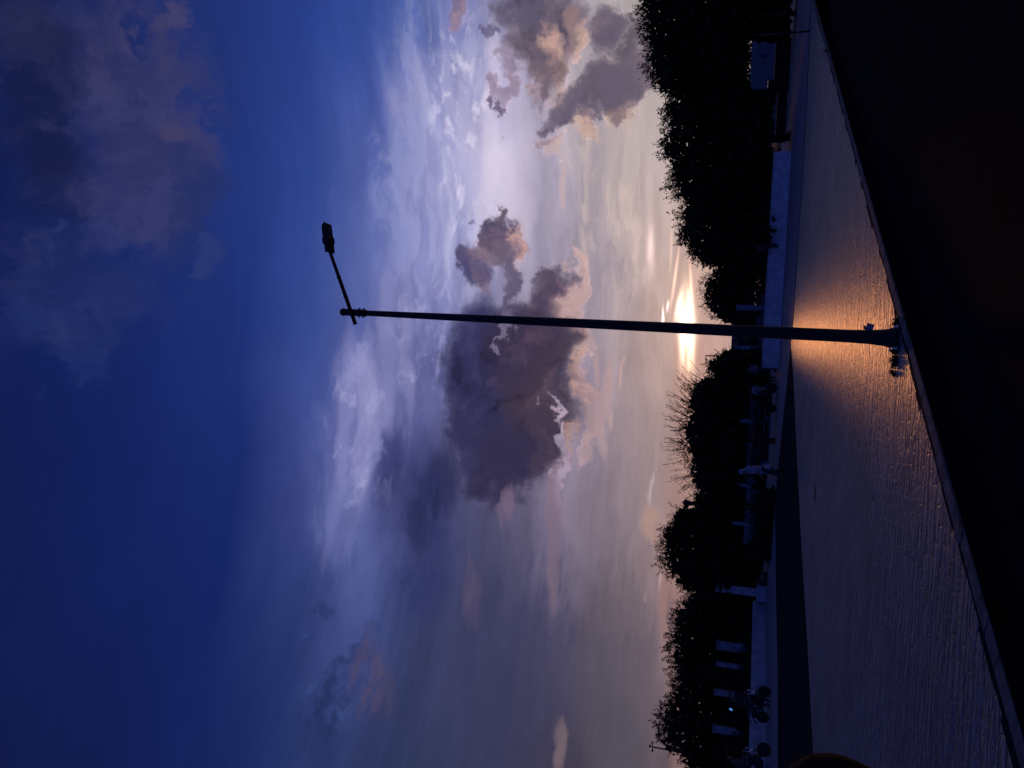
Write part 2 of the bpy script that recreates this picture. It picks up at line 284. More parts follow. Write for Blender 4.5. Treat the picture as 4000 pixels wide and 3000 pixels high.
def empty(name, loc, rz=0.0, rx=0.0, ry=0.0):
    o = bpy.data.objects.new(name, None); COL.objects.link(o); o.location = loc; o.rotation_euler = (rx, ry, rz); o.empty_display_size = .2
    return o
class MB:
    def __init__(s): s.v = []; s.f = []; s.sm = []
    def add(s, vs, fs, smooth=False):
        n = len(s.v); s.v += [tuple(v) for v in vs]; s.f += [tuple(i+n for i in f) for f in fs]; s.sm += [smooth]*len(fs); return s
    def box(s, c, d, rz=0.0, rot=None, taper=1.0):
        x, y, z = d[0]/2, d[1]/2, d[2]/2; M = rot if rot is not None else Matrix.Rotation(rz, 3, 'Z'); c = Vector(c)
        vs = [c+M@Vector((a*x*(taper if k > 0 else 1), b*y*(taper if k > 0 else 1), k*z)) for k in (-1, 1) for a, b in ((-1,-1),(1,-1),(1,1),(-1,1))]
        return s.add(vs, [(3,2,1,0),(4,5,6,7),(0,1,5,4),(1,2,6,5),(2,3,7,6),(3,0,4,7)])
    def tube(s, pts, rad, n=10, cap=True, flat=1.0):
        pts = [Vector(p) for p in pts]; rad = rad if isinstance(rad, (list, tuple)) else [rad]*len(pts)
        rings = []; prev = None
        for i, p in enumerate(pts):
            d = (pts[min(i+1, len(pts)-1)]-pts[max(i-1, 0)]).normalized()
            a = prev if prev is not None else (Vector((0, 0, 1)) if abs(d.z) < .9 else Vector((1, 0, 0)))
            u = (a - d*a.dot(d)).normalized(); w = d.cross(u); prev = u
            rings.append([p+(u*math.cos(2*math.pi*k/n)*flat+w*math.sin(2*math.pi*k/n))*rad[i] for k in range(n)])
        vs = [v for r in rings for v in r]; fs = []
        for i in range(len(pts)-1):
            for k in range(n):
                fs.append((i*n+k, i*n+(k+1) % n, (i+1)*n+(k+1) % n, (i+1)*n+k))
        s.add(vs, fs, n > 5)
        if cap:
            s.add(rings[0], [tuple(range(n))[::-1]]); s.add(rings[-1], [tuple(range(n))])
        return s
    def lathe(s, c, prof, n=16, axis='Z'):
        c = Vector(c); vs = []; fs = []
        for r, z in prof:
            for k in range(n):
                a = 2*math.pi*k/n; q = (r*math.cos(a), r*math.sin(a), z)
                if axis == 'Y': q = (q[0], q[2], q[1])
                if axis == 'X': q = (q[2], q[0], q[1])
                vs.append(c+Vector(q))
        for i in range(len(prof)-1):
            for k in range(n): fs.append((i*n+k, i*n+(k+1) % n, (i+1)*n+(k+1) % n, (i+1)*n+k))
        return s.add(vs, fs, True)
    def ell(s, c, r, n=12, m=8, rot=None):
        c = Vector(c); M = rot if rot is not None else Matrix.Identity(3); vs = []; fs = []
        for i in range(m+1):
            t = math.pi*i/m
            for k in range(n):
                a = 2*math.pi*k/n; vs.append(c+M@Vector((r[0]*math.sin(t)*math.cos(a), r[1]*math.sin(t)*math.sin(a), r[2]*math.cos(t))))
        for i in range(m):
            for k in range(n): fs.append((i*n+k, (i+1)*n+k, (i+1)*n+(k+1) % n, i*n+(k+1) % n))
        return s.add(vs, fs, True)
    def prism(s, poly, z0, z1, bottom=True):
        n = len(poly); vs = [(x, y, z0) for x, y in poly]+[(x, y, z1) for x, y in poly]
        fs = [tuple(range(n, 2*n))]+[(i, (i+1) % n, n+(i+1) % n, n+i) for i in range(n)]
        if bottom: fs.append(tuple(range(n))[::-1])
        return s.add(vs, fs)
    def build(s, name, m, parent=None, bevel=0.0):
        me = bpy.data.meshes.new(name); me.from_pydata(s.v, [], s.f); me.update()
        me.polygons.foreach_set('use_smooth', s.sm); me.materials.append(m)
        bm = bmesh.new(); bm.from_mesh(me); bmesh.ops.remove_doubles(bm, verts=bm.verts, dist=1e-5)
        if bevel: bmesh.ops.bevel(bm, geom=bm.edges[:], offset=bevel, segments=1, affect='EDGES')
        bmesh.ops.recalc_face_normals(bm, faces=bm.faces); bm.to_mesh(me); bm.free()
        o = bpy.data.objects.new(name, me); COL.objects.link(o)
        if parent: o.parent = parent
        return o
def fast_mesh(name, verts, quads, m, parent=None):
    me = bpy.data.meshes.new(name); nq = len(quads)
    me.vertices.add(len(verts)); me.vertices.foreach_set('co', np.asarray(verts, dtype=np.float32).ravel())
    me.loops.add(nq*4); me.loops.foreach_set('vertex_index', np.asarray(quads, dtype=np.int32).ravel())
    me.polygons.add(nq); me.polygons.foreach_set('loop_start', np.arange(0, nq*4, 4, dtype=np.int32)); me.polygons.foreach_set('loop_total', np.full(nq, 4, dtype=np.int32))
    me.update(calc_edges=True); me.materials.append(m)
    o = bpy.data.objects.new(name, me); COL.objects.link(o)
    if parent: o.parent = parent
    return o
# ================================================================== materials
M = {}
M['asphalt'] = mat('asphalt', (.007, .007, .010), 1.0, .01, var=.5, vscale=3, bump=.5, bscale=90)
M['asphalt_far'] = mat('asphalt_far', (.014, .014, .016), 1.0, .02, var=.3, vscale=2, bump=.4, bscale=60)
M['earth'] = mat('earth', (.05, .045, .035), .95, .1, var=.4, vscale=.8, bump=.5, bscale=14)
M['concrete'] = mat('concrete', (.22, .19, .17), .8, .35, var=.35, vscale=5, bump=.6, bscale=30)
M['pavement'] = mat('pavement', (.17, .15, .14), .85, .3, var=.3, vscale=1.2, bump=.4, bscale=18)
M['kerb'] = mat('kerb', (.13, .115, .10), .95, .15, var=.6, vscale=7, bump=1.0, bscale=18)
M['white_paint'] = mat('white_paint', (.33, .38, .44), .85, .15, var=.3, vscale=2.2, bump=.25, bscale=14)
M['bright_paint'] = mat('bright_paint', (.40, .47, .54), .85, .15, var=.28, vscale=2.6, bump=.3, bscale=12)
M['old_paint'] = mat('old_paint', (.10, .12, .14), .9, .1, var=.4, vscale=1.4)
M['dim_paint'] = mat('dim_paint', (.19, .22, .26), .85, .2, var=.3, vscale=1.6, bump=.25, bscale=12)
M['pole'] = mat('pole_paint', (.022, .022, .024), .65, .2, var=.3, vscale=9, bump=.15, bscale=40)
M['dark_metal'] = mat('dark_metal', (.02, .02, .022), .6, .25)
M['glass'] = mat('lantern_glass', (.09, .09, .1), .15, .6)
M['bolt'] = mat('galvanised_bolt', (.5, .48, .45), .4, .5, metal=.7)
M['bark'] = mat('bark', (.05, .04, .032), .95, .1, var=.4, vscale=6, bump=.8, bscale=12)
M['leaf'] = mat('leaf', (.028, .04, .018), .8, .06, var=.4, vscale=1.4)
M['leaf_dark'] = mat('leaf_dark', (.022, .034, .017), .8, .06, var=.4, vscale=1.2)
M['leaf_red'] = mat('leaf_reddish', (.045, .038, .02), .8, .06, var=.45, vscale=2)
M['weed'] = mat('weed', (.02, .025, .014), .8, .05, var=.3, vscale=8)
M['grass'] = mat('grass', (.035, .05, .025), .95, .1, var=.45, vscale=1.2, bump=.6, bscale=16)
M['skin'] = mat('skin', (.2, .11, .07), .55, .3, var=.12, vscale=8)
M['shirt_knit'] = mat('shirt_knit', (.009, .006, .006), .95, .1, var=.3, vscale=30, bump=.6, bscale=260)
M['hair'] = mat('hair', (.015, .012, .011), .6, .3, var=.3, vscale=60, bump=.5, bscale=120)
M['white_cloth'] = mat('white_cloth', (.24, .26, .32), .9, .1, var=.12, vscale=7, bump=.3, bscale=12)
M['pattern_cloth'] = mat('patterned_cloth', (.36, .36, .42), .9, .1, var=.75, vscale=16)
M['dim_cloth'] = mat('grey_cloth', (.2,.2,.24), .9, .1, var=.2, vscale=7)
M['dark_cloth'] = mat('dark_cloth', (.03, .03, .036), .95, .1, var=.25, vscale=7, bump=.3, bscale=14)
M['brown_cloth'] = mat('brown_cloth', (.07, .055, .06), .95, .1, var=.25, vscale=7)
M['tyre'] = mat('tyre_rubber', (.02, .02, .02), .9, .15)
M['chrome'] = mat('chrome', (.55, .55, .58), .2, .5, metal=1.0)
M['bike_paint'] = mat('bike_paint', (.025, .025, .035), .25, .6)
M['vinyl'] = mat('vinyl', (.02, .02, .022), .5, .4)
M['lens'] = mat('lamp_lens', (.3, .3, .32), .15, .5)
M['phone_glow'] = mat('phone_glow', (.1, .2, .4), .3, .5, emit=(.10, .25, .72))
M['roof'] = mat('roof_tile', (.13, .065, .05), .8, .2, var=.35, vscale=4, bump=.5, bscale=9)
M['paper'] = mat('sticker_paper', (.3, .28, .3), .7, .2); M['red_plastic'] = mat('red_plastic', (.45, .04, .03), .5, .3)
# interlocking pavers: rows of worn blocks, open joints, uneven heights
def paver_material():
    m = bpy.data.materials.new('interlocking_pavers'); m.use_nodes = True; t = m.node_tree; b = t.nodes['Principled BSDF']; N = t.nodes.new; L = t.links.new
    tcn = N('ShaderNodeTexCoord')
    nz = N('ShaderNodeTexNoise'); nz.inputs['Scale'].default_value = 5.5; nz.inputs['Detail'].default_value = 4; L(tcn.outputs['Object'], nz.inputs['Vector'])
    sb = N('ShaderNodeVectorMath'); sb.operation = 'SUBTRACT'; L(nz.outputs['Color'], sb.inputs[0]); sb.inputs[1].default_value = (.5, .5, .5)
    ml = N('ShaderNodeVectorMath'); ml.operation = 'MULTIPLY'; L(sb.outputs[0], ml.inputs[0]); ml.inputs[1].default_value = (.22, .20, 0)
    ad = N('ShaderNodeVectorMath'); ad.operation = 'ADD'; L(tcn.outputs['Object'], ad.inputs[0]); L(ml.outputs[0], ad.inputs[1])
    mp = N('ShaderNodeMapping'); mp.inputs['Rotation'].default_value = (0, 0, math.radians(-3)); L(ad.outputs[0], mp.inputs[0])
    br = N('ShaderNodeTexBrick'); L(mp.outputs[0], br.inputs['Vector']); br.inputs['Scale'].default_value = 1.0
    br.inputs['Brick Width'].default_value = .29; br.inputs['Row Height'].default_value = .15; br.inputs['Mortar Size'].default_value = .016; br.inputs['Mortar Smooth'].default_value = .9; br.inputs['Bias'].default_value = 0
    br.inputs['Color1'].default_value = (.0, .0, .0, 1); br.inputs['Color2'].default_value = (1, 1, 1, 1); br.inputs['Mortar'].default_value = (.5, .5, .5, 1)
    big = N('ShaderNodeTexNoise'); big.inputs['Scale'].default_value = .7; big.inputs['Detail'].default_value = 4; L(tcn.outputs['Object'], big.inputs['Vector'])
    fine = N('ShaderNodeTexNoise'); fine.inputs['Scale'].default_value = 60; fine.inputs['Detail'].default_value = 3; L(tcn.outputs['Object'], fine.inputs['Vector'])
    c = N('ShaderNodeMix'); c.data_type = 'RGBA'; L(br.outputs['Color'], c.inputs[0]); c.inputs[6].default_value = (.21, .175, .15, 1); c.inputs[7].default_value = (.235, .195, .168, 1)
    c2 = N('ShaderNodeMix'); c2.data_type = 'RGBA'; c2.blend_type = 'MULTIPLY'; c2.inputs[0].default_value = 1
    mr = N('ShaderNodeMapRange'); L(big.outputs['Fac'], mr.inputs[0]); mr.inputs[1].default_value = .3; mr.inputs[2].default_value = .7; mr.inputs[3].default_value = .6; mr.inputs[4].default_value = 1.12
    L(c.outputs[2], c2.inputs[6]); L(mr.outputs[0], c2.inputs[7])
    c3 = N('ShaderNodeMix'); c3.data_type = 'RGBA'; mf = N('ShaderNodeMath'); mf.operation = 'MULTIPLY'; L(br.outputs['Fac'], mf.inputs[0]); mf.inputs[1].default_value = .6; L(mf.outputs[0], c3.inputs[0]); L(c2.outputs[2], c3.inputs[6]); c3.inputs[7].default_value = (.05, .042, .04, 1)
    L(c3.outputs[2], b.inputs['Base Color'])
    # height: joints low, each block a little higher or lower, grain on top
    h1 = N('ShaderNodeMath'); h1.operation = 'MULTIPLY'; L(br.outputs['Fac'], h1.inputs[0]); h1.inputs[1].default_value = -1.2
    h2 = N('ShaderNodeMath'); h2.operation = 'MULTIPLY_ADD'; L(br.outputs['Color'], h2.inputs[0]); h2.inputs[1].default_value = .45; L(h1.outputs[0], h2.inputs[2])
    h3 = N('ShaderNodeMath'); h3.operation = 'MULTIPLY_ADD'; L(fine.outputs['Fac'], h3.inputs[0]); h3.inputs[1].default_value = .35; L(h2.outputs[0], h3.inputs[2])
    wv = N('ShaderNodeTexWave'); wv.bands_direction = 'Y'; wv.inputs['Scale'].default_value = 2.3; wv.inputs['Distortion'].default_value = 13; wv.inputs['Detail'].default_value = 5; wv.inputs['Detail Scale'].default_value = 1.1; wv.inputs['Detail Roughness'].default_value = .65
    sx_ = N('ShaderNodeMapping'); sx_.inputs['Scale'].default_value = (.45, 1, 1); sx_.inputs['Rotation'].default_value = (0,0,math.radians(4)); L(tcn.outputs['Object'], sx_.inputs[0]); L(sx_.outputs[0], wv.inputs['Vector'])
    pw = N('ShaderNodeMath'); pw.operation = 'POWER'; L(wv.outputs['Fac'], pw.inputs[0]); pw.inputs[1].default_value = .5
    h35 = N('ShaderNodeMath'); h35.operation = 'MULTIPLY_ADD'; L(pw.outputs[0], h35.inputs[0]); h35.inputs[1].default_value = .95; L(h3.outputs[0], h35.inputs[2]); h3 = h35
    pit = N('ShaderNodeTexNoise'); pit.inputs['Scale'].default_value = 9; pit.inputs['Detail'].default_value = 3; L(sx_.outputs[0], pit.inputs['Vector'])
    pm = N('ShaderNodeMapRange'); L(pit.outputs['Fac'], pm.inputs[0]); pm.inputs[1].default_value = .62; pm.inputs[2].default_value = .72; pm.inputs[3].default_value = 0; pm.inputs[4].default_value = -1.2
    h36 = N('ShaderNodeMath'); h36.operation = 'ADD'; L(h3.outputs[0], h36.inputs[0]); L(pm.outputs[0], h36.inputs[1]); h3 = h36
    mm = N('ShaderNodeMapping'); mm.inputs['Scale'].default_value = (1.1, 4.6, 1); L(tcn.outputs['Object'], mm.inputs[0])
    mn = N('ShaderNodeTexNoise'); mn.inputs['Scale'].default_value = 1.0; mn.inputs['Detail'].default_value = 4; mn.inputs['Roughness'].default_value = .6; L(mm.outputs[0], mn.inputs['Vector'])
    h37 = N('ShaderNodeMath'); h37.operation = 'MULTIPLY_ADD'; L(mn.outputs['Fac'], h37.inputs[0]); h37.inputs[1].default_value = 5.0; L(h3.outputs[0], h37.inputs[2]); h3 = h37
    dr = N('ShaderNodeMapRange'); L(wv.outputs['Fac'], dr.inputs[0]); dr.inputs[1].default_value = .0; dr.inputs[2].default_value = .16; dr.inputs[3].default_value = .85; dr.inputs[4].default_value = 0
    pd = N('ShaderNodeMapRange'); L(pit.outputs['Fac'], pd.inputs[0]); pd.inputs[1].default_value = .64; pd.inputs[2].default_value = .7; pd.inputs[3].default_value = 0; pd.inputs[4].default_value = .7
    mx_ = N('ShaderNodeMath'); mx_.operation = 'MAXIMUM'; L(dr.outputs[0], mx_.inputs[0]); L(pd.outputs[0], mx_.inputs[1])
    c4 = N('ShaderNodeMix'); c4.data_type = 'RGBA'; L(mx_.outputs[0], c4.inputs[0]); L(c3.outputs[2], c4.inputs[6]); c4.inputs[7].default_value = (.035, .028, .024, 1); L(c4.outputs[2], b.inputs['Base Color'])  # troughs and pits: dirt plus groove shade put into the colour
    h4 = N('ShaderNodeMath'); h4.operation = 'MULTIPLY_ADD'; L(nz.outputs['Fac'], h4.inputs[0]); h4.inputs[1].default_value = .8; L(h3.outputs[0], h4.inputs[2])
    bp = N('ShaderNodeBump'); bp.inputs['Strength'].default_value = 1.0; bp.inputs['Distance'].default_value = .034; L(h4.outputs[0], bp.inputs['Height']); L(bp.outputs[0], b.inputs['Normal'])
    b.inputs['Roughness'].default_value = .48; b.inputs['Specular IOR Level'].default_value = .5
    return m
M['pavers'] = paver_material()
# ================================================================== ground
KD = Vector((.547, .837, 0)).normalized(); KN = Vector((-KD.y, KD.x, 0)); K0 = Vector((.81, 8.68, 0))   # the kerb line and the direction away from the road
def kp(s, n, z=0.0): q = K0+KD*s+KN*n; return (q.x, q.y)
RZ = -0.16
g = MB(); g.add([(-900,-700,-.5),(900,-700,-.5),(900,1500,-.5),(-900,1500,-.5)], [(0,1,2,3)]); tag(g.build('ground', M['earth']), kind='structure')
g = MB(); g.prism([kp(-60,-30), kp(120,-30), kp(120,-.003), kp(-60,-.003)], -.49, RZ); tag(g.build('road', M['asphalt']), kind='structure')
g = MB(); g.prism([kp(-40,-12), kp(-4.6,-12), kp(-4.6,-2.9), kp(-40,-2.9)], -.48, -.12); tag(g.build('near_footpath', M['pavement']), kind='structure')
g = MB(); g.prism([kp(-60,0), kp(120,0), (90,120), (-120,120), (-120,-45)], -.48, 0); tag(g.build('pavement', M['pavement']), kind='structure')
pf = [gnd(*q) for q in ((3169,2778),(3155,2507),(3131,2123),(3115,1807),(3101,1490),(3090,1340),(3101,1243),(3135,700),(3155,360),(3169,0))]
dl = Vector((pf[0][0]-pf[1][0], pf[0][1]-pf[1][1])).normalized(); pfe = [(pf[0][0]+dl.x*22, pf[0][1]+dl.y*22)]+pf+[(24, 33), kp(52, 1.2)]
random.seed(5); s_ = 52.0
while s_ > -20:
    o_ = random.choice([.2,.2,.215,.235,.26]); l_ = random.uniform(.18,.5); pfe += [kp(s_, o_), kp(s_-l_, o_+random.uniform(-.012,.012))]; s_ -= l_+.004
def sheet(name, poly, z, m, sub=0):
    me = bpy.data.meshes.new(name); bm = bmesh.new(); vs = [bm.verts.new((x, y, z)) for x, y in poly]; bm.faces.new(vs)
    bmesh.ops.triangulate(bm, faces=bm.faces); bmesh.ops.recalc_face_normals(bm, faces=bm.faces)
    if bm.faces and sum(f.normal.z for f in bm.faces) < 0: bmesh.ops.reverse_faces(bm, faces=bm.faces)
    bm.to_mesh(me); bm.free(); me.materials.append(m); o = bpy.data.objects.new(name, me); COL.objects.link(o); return o
tag(sheet('paved_plaza', pfe, .006, M['pavers']), kind='structure')
af = [gnd(*q) for q in ((3092,1350),(3060,1626),(3042,1807),(3027,1965),(3030,2123),(3031,2281),(3038,2643),(3038,2846))]
da = Vector((af[-1][0]-af[-2][0], af[-1][1]-af[-2][1])).normalized()
eps = .04
tag(sheet('side_road', [(pf[5][0]-.1, pf[5][1]+.05)]+[(x-eps, y+eps) for x, y in pf[4::-1]]+[(pfe[0][0], pfe[0][1]+eps), (af[-1][0]+da.x*22, af[-1][1]+da.y*22)]+af[::-1][:-1], .004, M['asphalt_far']), kind='structure')
# kerb: a row of worn stones along the road, with an open gutter groove behind it
random.seed(3); g = MB(); s = -18.0
while s < 60:
    L = random.uniform(.8, 1.1); off = random.uniform(-.012, .012); c = K0+KD*(s+L/2)+KN*(.085+off)
    g.box((c.x, c.y, -.05+random.uniform(-.006,.006)), (L-random.uniform(.012,.03), .14, .13), math.atan2(KD.y, KD.x)+random.uniform(-.008,.008)); s += L
tag(g.build('kerb', M['kerb'], bevel=.008), kind='structure')
g = MB(); g.prism([kp(-20,-.016), kp(60,-.016), kp(60,.004), kp(-20,.004)], -.3, .006); tag(g.build('kerb_shade_skirt', M['asphalt']), kind='structure')  # dark skirt over the kerb's road side, its shade put into the colour
g = MB(); g.prism([kp(-20,.158), kp(55,.158), kp(55,.3), kp(-20,.3)], -.02, .0025); tag(g.build('gutter', M['asphalt_far']), kind='structure')
g = MB(); g.prism([(-120,70),(90,70),(90,119),(-120,119)], -.1, .005); tag(g.build('far_ground', M['grass']), kind='structure')
# joint line between plaza and pavement on the right
g = MB()
a, b = Vector((*pf[5], 0)), Vector((*pf[7], 0))
for p, q in ((pf[5], pf[6]), (pf[6], pf[7]), (pf[7], pf[8]), (pf[8], pf[9])):
    p, q = Vector((*p, 0)), Vector((*q, 0)); d = q-p; g.box(((p.x+q.x)/2, (p.y+q.y)/2+.22, .004), (d.length, .3, .012), math.atan2(d.y, d.x))
tag(g.build('drain_channel', M['asphalt_far']), kind='structure')
# ================================================================== walls, pillars, fence
def wall_between(name, A, B, h, th, m, label, cat, cop=None, group=None, z0=-.02):
    """a straight wall with its front face on the ground line A-B, thickness going away from the viewer"""
    A, B = Vector((*A[:2], 0)), Vector((*B[:2], 0)); d = B-A; rz = math.atan2(d.y, d.x); L = d.length
    n = Vector((-d.y, d.x, 0)).normalized()
    if n.y < 0: n = -n
    sgn = 1 if (Matrix.Rotation(rz, 3, 'Z') @ Vector((0, 1, 0))).dot(n) > 0 else -1
    c = (A+B)/2; e = empty(name, (c.x, c.y, 0), rz); tag(e, label, cat, group)
    random.seed(int(L*100)); N = max(4, int(L/.8)); g = MB(); vs = []; 
    for i in range(N+1):
        x = -L/2+L*i/N; w = random.uniform(-.006, .006)
        for y, z in ((w, z0), (w, h+random.uniform(-.006,.006)), (sgn*th+w, h+random.uniform(-.006,.006)), (sgn*th+w, z0)): vs.append((x, y, z))
    fs = []
    for i in range(N):
        for k in range(4): fs.append((i*4+k, i*4+(k+1) % 4, i*4+4+(k+1) % 4, i*4+4+k))
    fs += [(0,1,2,3), (N*4+3, N*4+2, N*4+1, N*4)]
    g.add(vs, fs); g.build('wall_face', m, e)
    if cop:
        c2 = MB(); c2.box((0, sgn*th/2, h+cop/2+.004), (L+.05, th+.06, cop)); c2.build('coping', m, e, bevel=.012)
    return e
wr0, wr1 = gnd(3091, 590), gnd(3041, 1440)
wall_between('planter_wall', wr0, wr1, .88, .4, M['bright_paint'], 'long low whitewashed wall in front of the trees right of the big lamp post', 'wall', .05)
wl0, wl1, wl2 = gnd(2991, 2352), gnd(2991, 2700), (gnd(2992,2950)[0]-1.2, gnd(2992,2950)[1]-3.2)
wall_between('low_wall', wl0, wl2, .70, .35, M['white_paint'], 'low whitewashed wall running behind the parked motorcycles at the far left', 'wall', .0)
def pillar(px0, px1, topx, Y, label, group='white pillars of the boundary fence', base_z=-.02, m='dim_paint', cap=True):
    ym = (px0+px1)/2; t = at(topx, ym, Y); w = abs(px1-px0)/FPX*Y*.9
    e = empty('fence_pillar', (t.x, Y, 0), random.uniform(.1,.5)); tag(e, label, 'pillar', group)
    g = MB(); g.box((0,0,(t.z-.1+base_z)/2), (w*.82, w*.82, t.z-.1-base_z)); g.build('shaft', M[m], e, bevel=.01)
    g = MB(); g.box((0,0,t.z-.045), (w, w, .09)); g.build('cap', M[m], e, bevel=.015)
random.seed(11)
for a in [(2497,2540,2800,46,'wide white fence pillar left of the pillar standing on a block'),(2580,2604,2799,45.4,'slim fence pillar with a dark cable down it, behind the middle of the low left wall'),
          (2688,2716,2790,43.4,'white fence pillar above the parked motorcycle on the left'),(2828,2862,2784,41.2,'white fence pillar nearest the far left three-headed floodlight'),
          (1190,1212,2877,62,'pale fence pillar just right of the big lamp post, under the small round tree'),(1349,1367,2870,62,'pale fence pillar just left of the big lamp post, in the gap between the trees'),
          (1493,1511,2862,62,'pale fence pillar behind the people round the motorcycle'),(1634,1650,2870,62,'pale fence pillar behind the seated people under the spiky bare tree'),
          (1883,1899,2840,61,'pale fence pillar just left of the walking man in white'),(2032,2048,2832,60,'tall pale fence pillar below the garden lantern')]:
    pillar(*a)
# pillar on a block
bx, by = gnd(2994, 2326); e = empty('gate_pillar', (bx, by+.35, 0), .35); tag(e, 'square white gate pillar standing on a stepped block at the wall end', 'gate pillar')
tz = at(2800, 2308, by+.35).z
g = MB(); g.box((0,0,.26), (.98,.7,.56)); g.build('block', M['white_paint'], e, bevel=.015)
g = MB(); g.box((0,0,.54+(tz-.54)/2), (.42,.42,tz-.54)); g.build('shaft', M['white_paint'], e, bevel=.01)
g = MB(); g.box((0,0,tz+.03), (.47,.47,.055)); g.build('cap', M['white_paint'], e, bevel=.01)
# cable on the slim pillars
# boundary wall low between the pillars, railing over it
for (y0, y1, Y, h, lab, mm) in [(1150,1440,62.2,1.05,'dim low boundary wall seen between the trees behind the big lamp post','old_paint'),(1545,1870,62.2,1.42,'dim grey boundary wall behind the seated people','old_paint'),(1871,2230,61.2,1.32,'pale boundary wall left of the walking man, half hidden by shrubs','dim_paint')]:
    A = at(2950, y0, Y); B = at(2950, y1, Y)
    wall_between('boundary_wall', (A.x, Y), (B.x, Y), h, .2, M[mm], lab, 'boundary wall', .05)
e0 = at(2900, 1130, 62.1); e1 = at(2900, 1490, 62.1); cx = (e0.x+e1.x)/2
e = empty('metal_railing', (cx, 62.05, 0)); tag(e, 'dark metal railing between the pale pillars behind the big lamp post', 'railing')
g = MB(); L = abs(e0.x-e1.x)
for z in (1.35, 2.3): g.box((0,0,z), (L,.04,.04))
g.build('rail', M['dark_metal'], e); g = MB(); k = -L/2
while k < L/2: g.box((k,0,1.75), (.025,.025,1.3)); k += .16
g.build('bars', M['dark_metal'], e)
# whitewashed wall pieces seen under the canopy, far right
def panel(x0, x1, y0, y1, Y, label, m='white_paint', nm='compound_wall', full=True):
    a, b = at(x0, y0, Y), at(x0, y1, Y); zt = (a.z+b.z)/2; zb = at(x1, (y0+y1)/2, Y).z
    e = empty(nm, ((a.x+b.x)/2, Y, 0)); tag(e, label, 'compound wall'); L = abs(a.x-b.x)
    g = MB(); g.box((0,.1,(zt+zb)/2), (L,.2,zt-zb)); g.build('painted_face', M[m], e, bevel=.01)
    g = MB(); g.box((0,.12,(zb-.02)/2-.002), (L-.01,.16,zb-.02)); g.build('footing', M['bark'], e)
    return e
panel(2934,3027,156,314,58,'tall blue-white compound wall bay under the trees at the far right, with two dark spots')
sp = at(2986, 220, 57.9)
g = MB(); g.box((0,0,0),(.2,.05,.12)); o = g.build('wall_switch_box', M['dark_metal']); o.location = sp; tag(o, 'small dark box fixed on the tall blue-white wall at the far right', 'box')
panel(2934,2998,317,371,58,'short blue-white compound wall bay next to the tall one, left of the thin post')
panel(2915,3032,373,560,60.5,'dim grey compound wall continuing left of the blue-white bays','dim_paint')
for (q0, q1, lab) in [((3064,250),(3062,515),'low dark planter kerb with a pale top edge at the far right')]:
    A, B = gnd(*q0), gnd(*q1); wall_between('planter_kerb', A, B, .22, .5, M['dim_paint'], lab, 'planter', .03)
# house with a tiled roof beyond the gap
def house(y0, y1, topx, Y, label):
    a, b = at(topx, y0, Y), at(topx, y1, Y); zt = a.z; L = abs(a.x-b.x)
    e = empty('house', ((a.x+b.x)/2, Y, 0)); tag(e, label, 'house')
    g = MB(); g.box((0,2,(zt-1.2)/2), (L,4,zt-1.2)); g.build('wall', M['dim_paint'], e)
    g = MB(); h = zt-1.2; g.add([(-L/2-.3,-.4,h),(L/2+.3,-.4,h),(L/2+.3,4.4,h),(-L/2-.3,4.4,h),(-L/2+.3,2,zt),(L/2-.3,2,zt)], [(0,1,5,4),(2,3,4,5),(1,2,5),(3,0,4),(3,2,1,0)]); g.build('roof', M['roof'], e)
    for k in (-.28,.28):
        g = MB(); g.box((k*L,-.01,h*.55),(.9,.05,1.1)); w = g.build('window', M['dark_metal'], e)
house(1215, 1420, 2862, 108, 'low house with a reddish tiled roof far behind the gap between the trees')
# ================================================================== foliage
def crown_mesh(name, P, D, leaf, m, parent, wid=.42, stems=None):
    """kite-shaped leaves: P positions, D directions (n,3), leaf lengths (n)"""
    n = len(P); D = D/np.linalg.norm(D, axis=1, keepdims=True); r = rng.normal(size=(n,3)); S = np.cross(D, r); S /= np.linalg.norm(S, axis=1, keepdims=True)
    Nn = np.cross(D, S); l = leaf[:, None]; w = l*(wid if np.isscalar(wid) else wid[:, None])
    v = np.empty((n,4,3)); v[:,0] = P; v[:,1] = P+D*l*.5+S*w*.5+Nn*l*.08; v[:,2] = P+D*l; v[:,3] = P+D*l*.5-S*w*.5+Nn*l*.08
    v = v.reshape(-1,3); q = np.arange(n*4).reshape(-1,4)
    if stems is not None:
        V, Q = stems; q = np.vstack([q, np.array(Q)+len(v)]); v = np.vstack([v, V])
    o = fast_mesh(name, v, q, m, parent)
    if stems is not None:
        o.data.materials.append(M['bark']); mi = np.zeros(len(q), dtype=np.int32); mi[n:] = 1; o.data.polygons.foreach_set('material_index', mi)
    return o
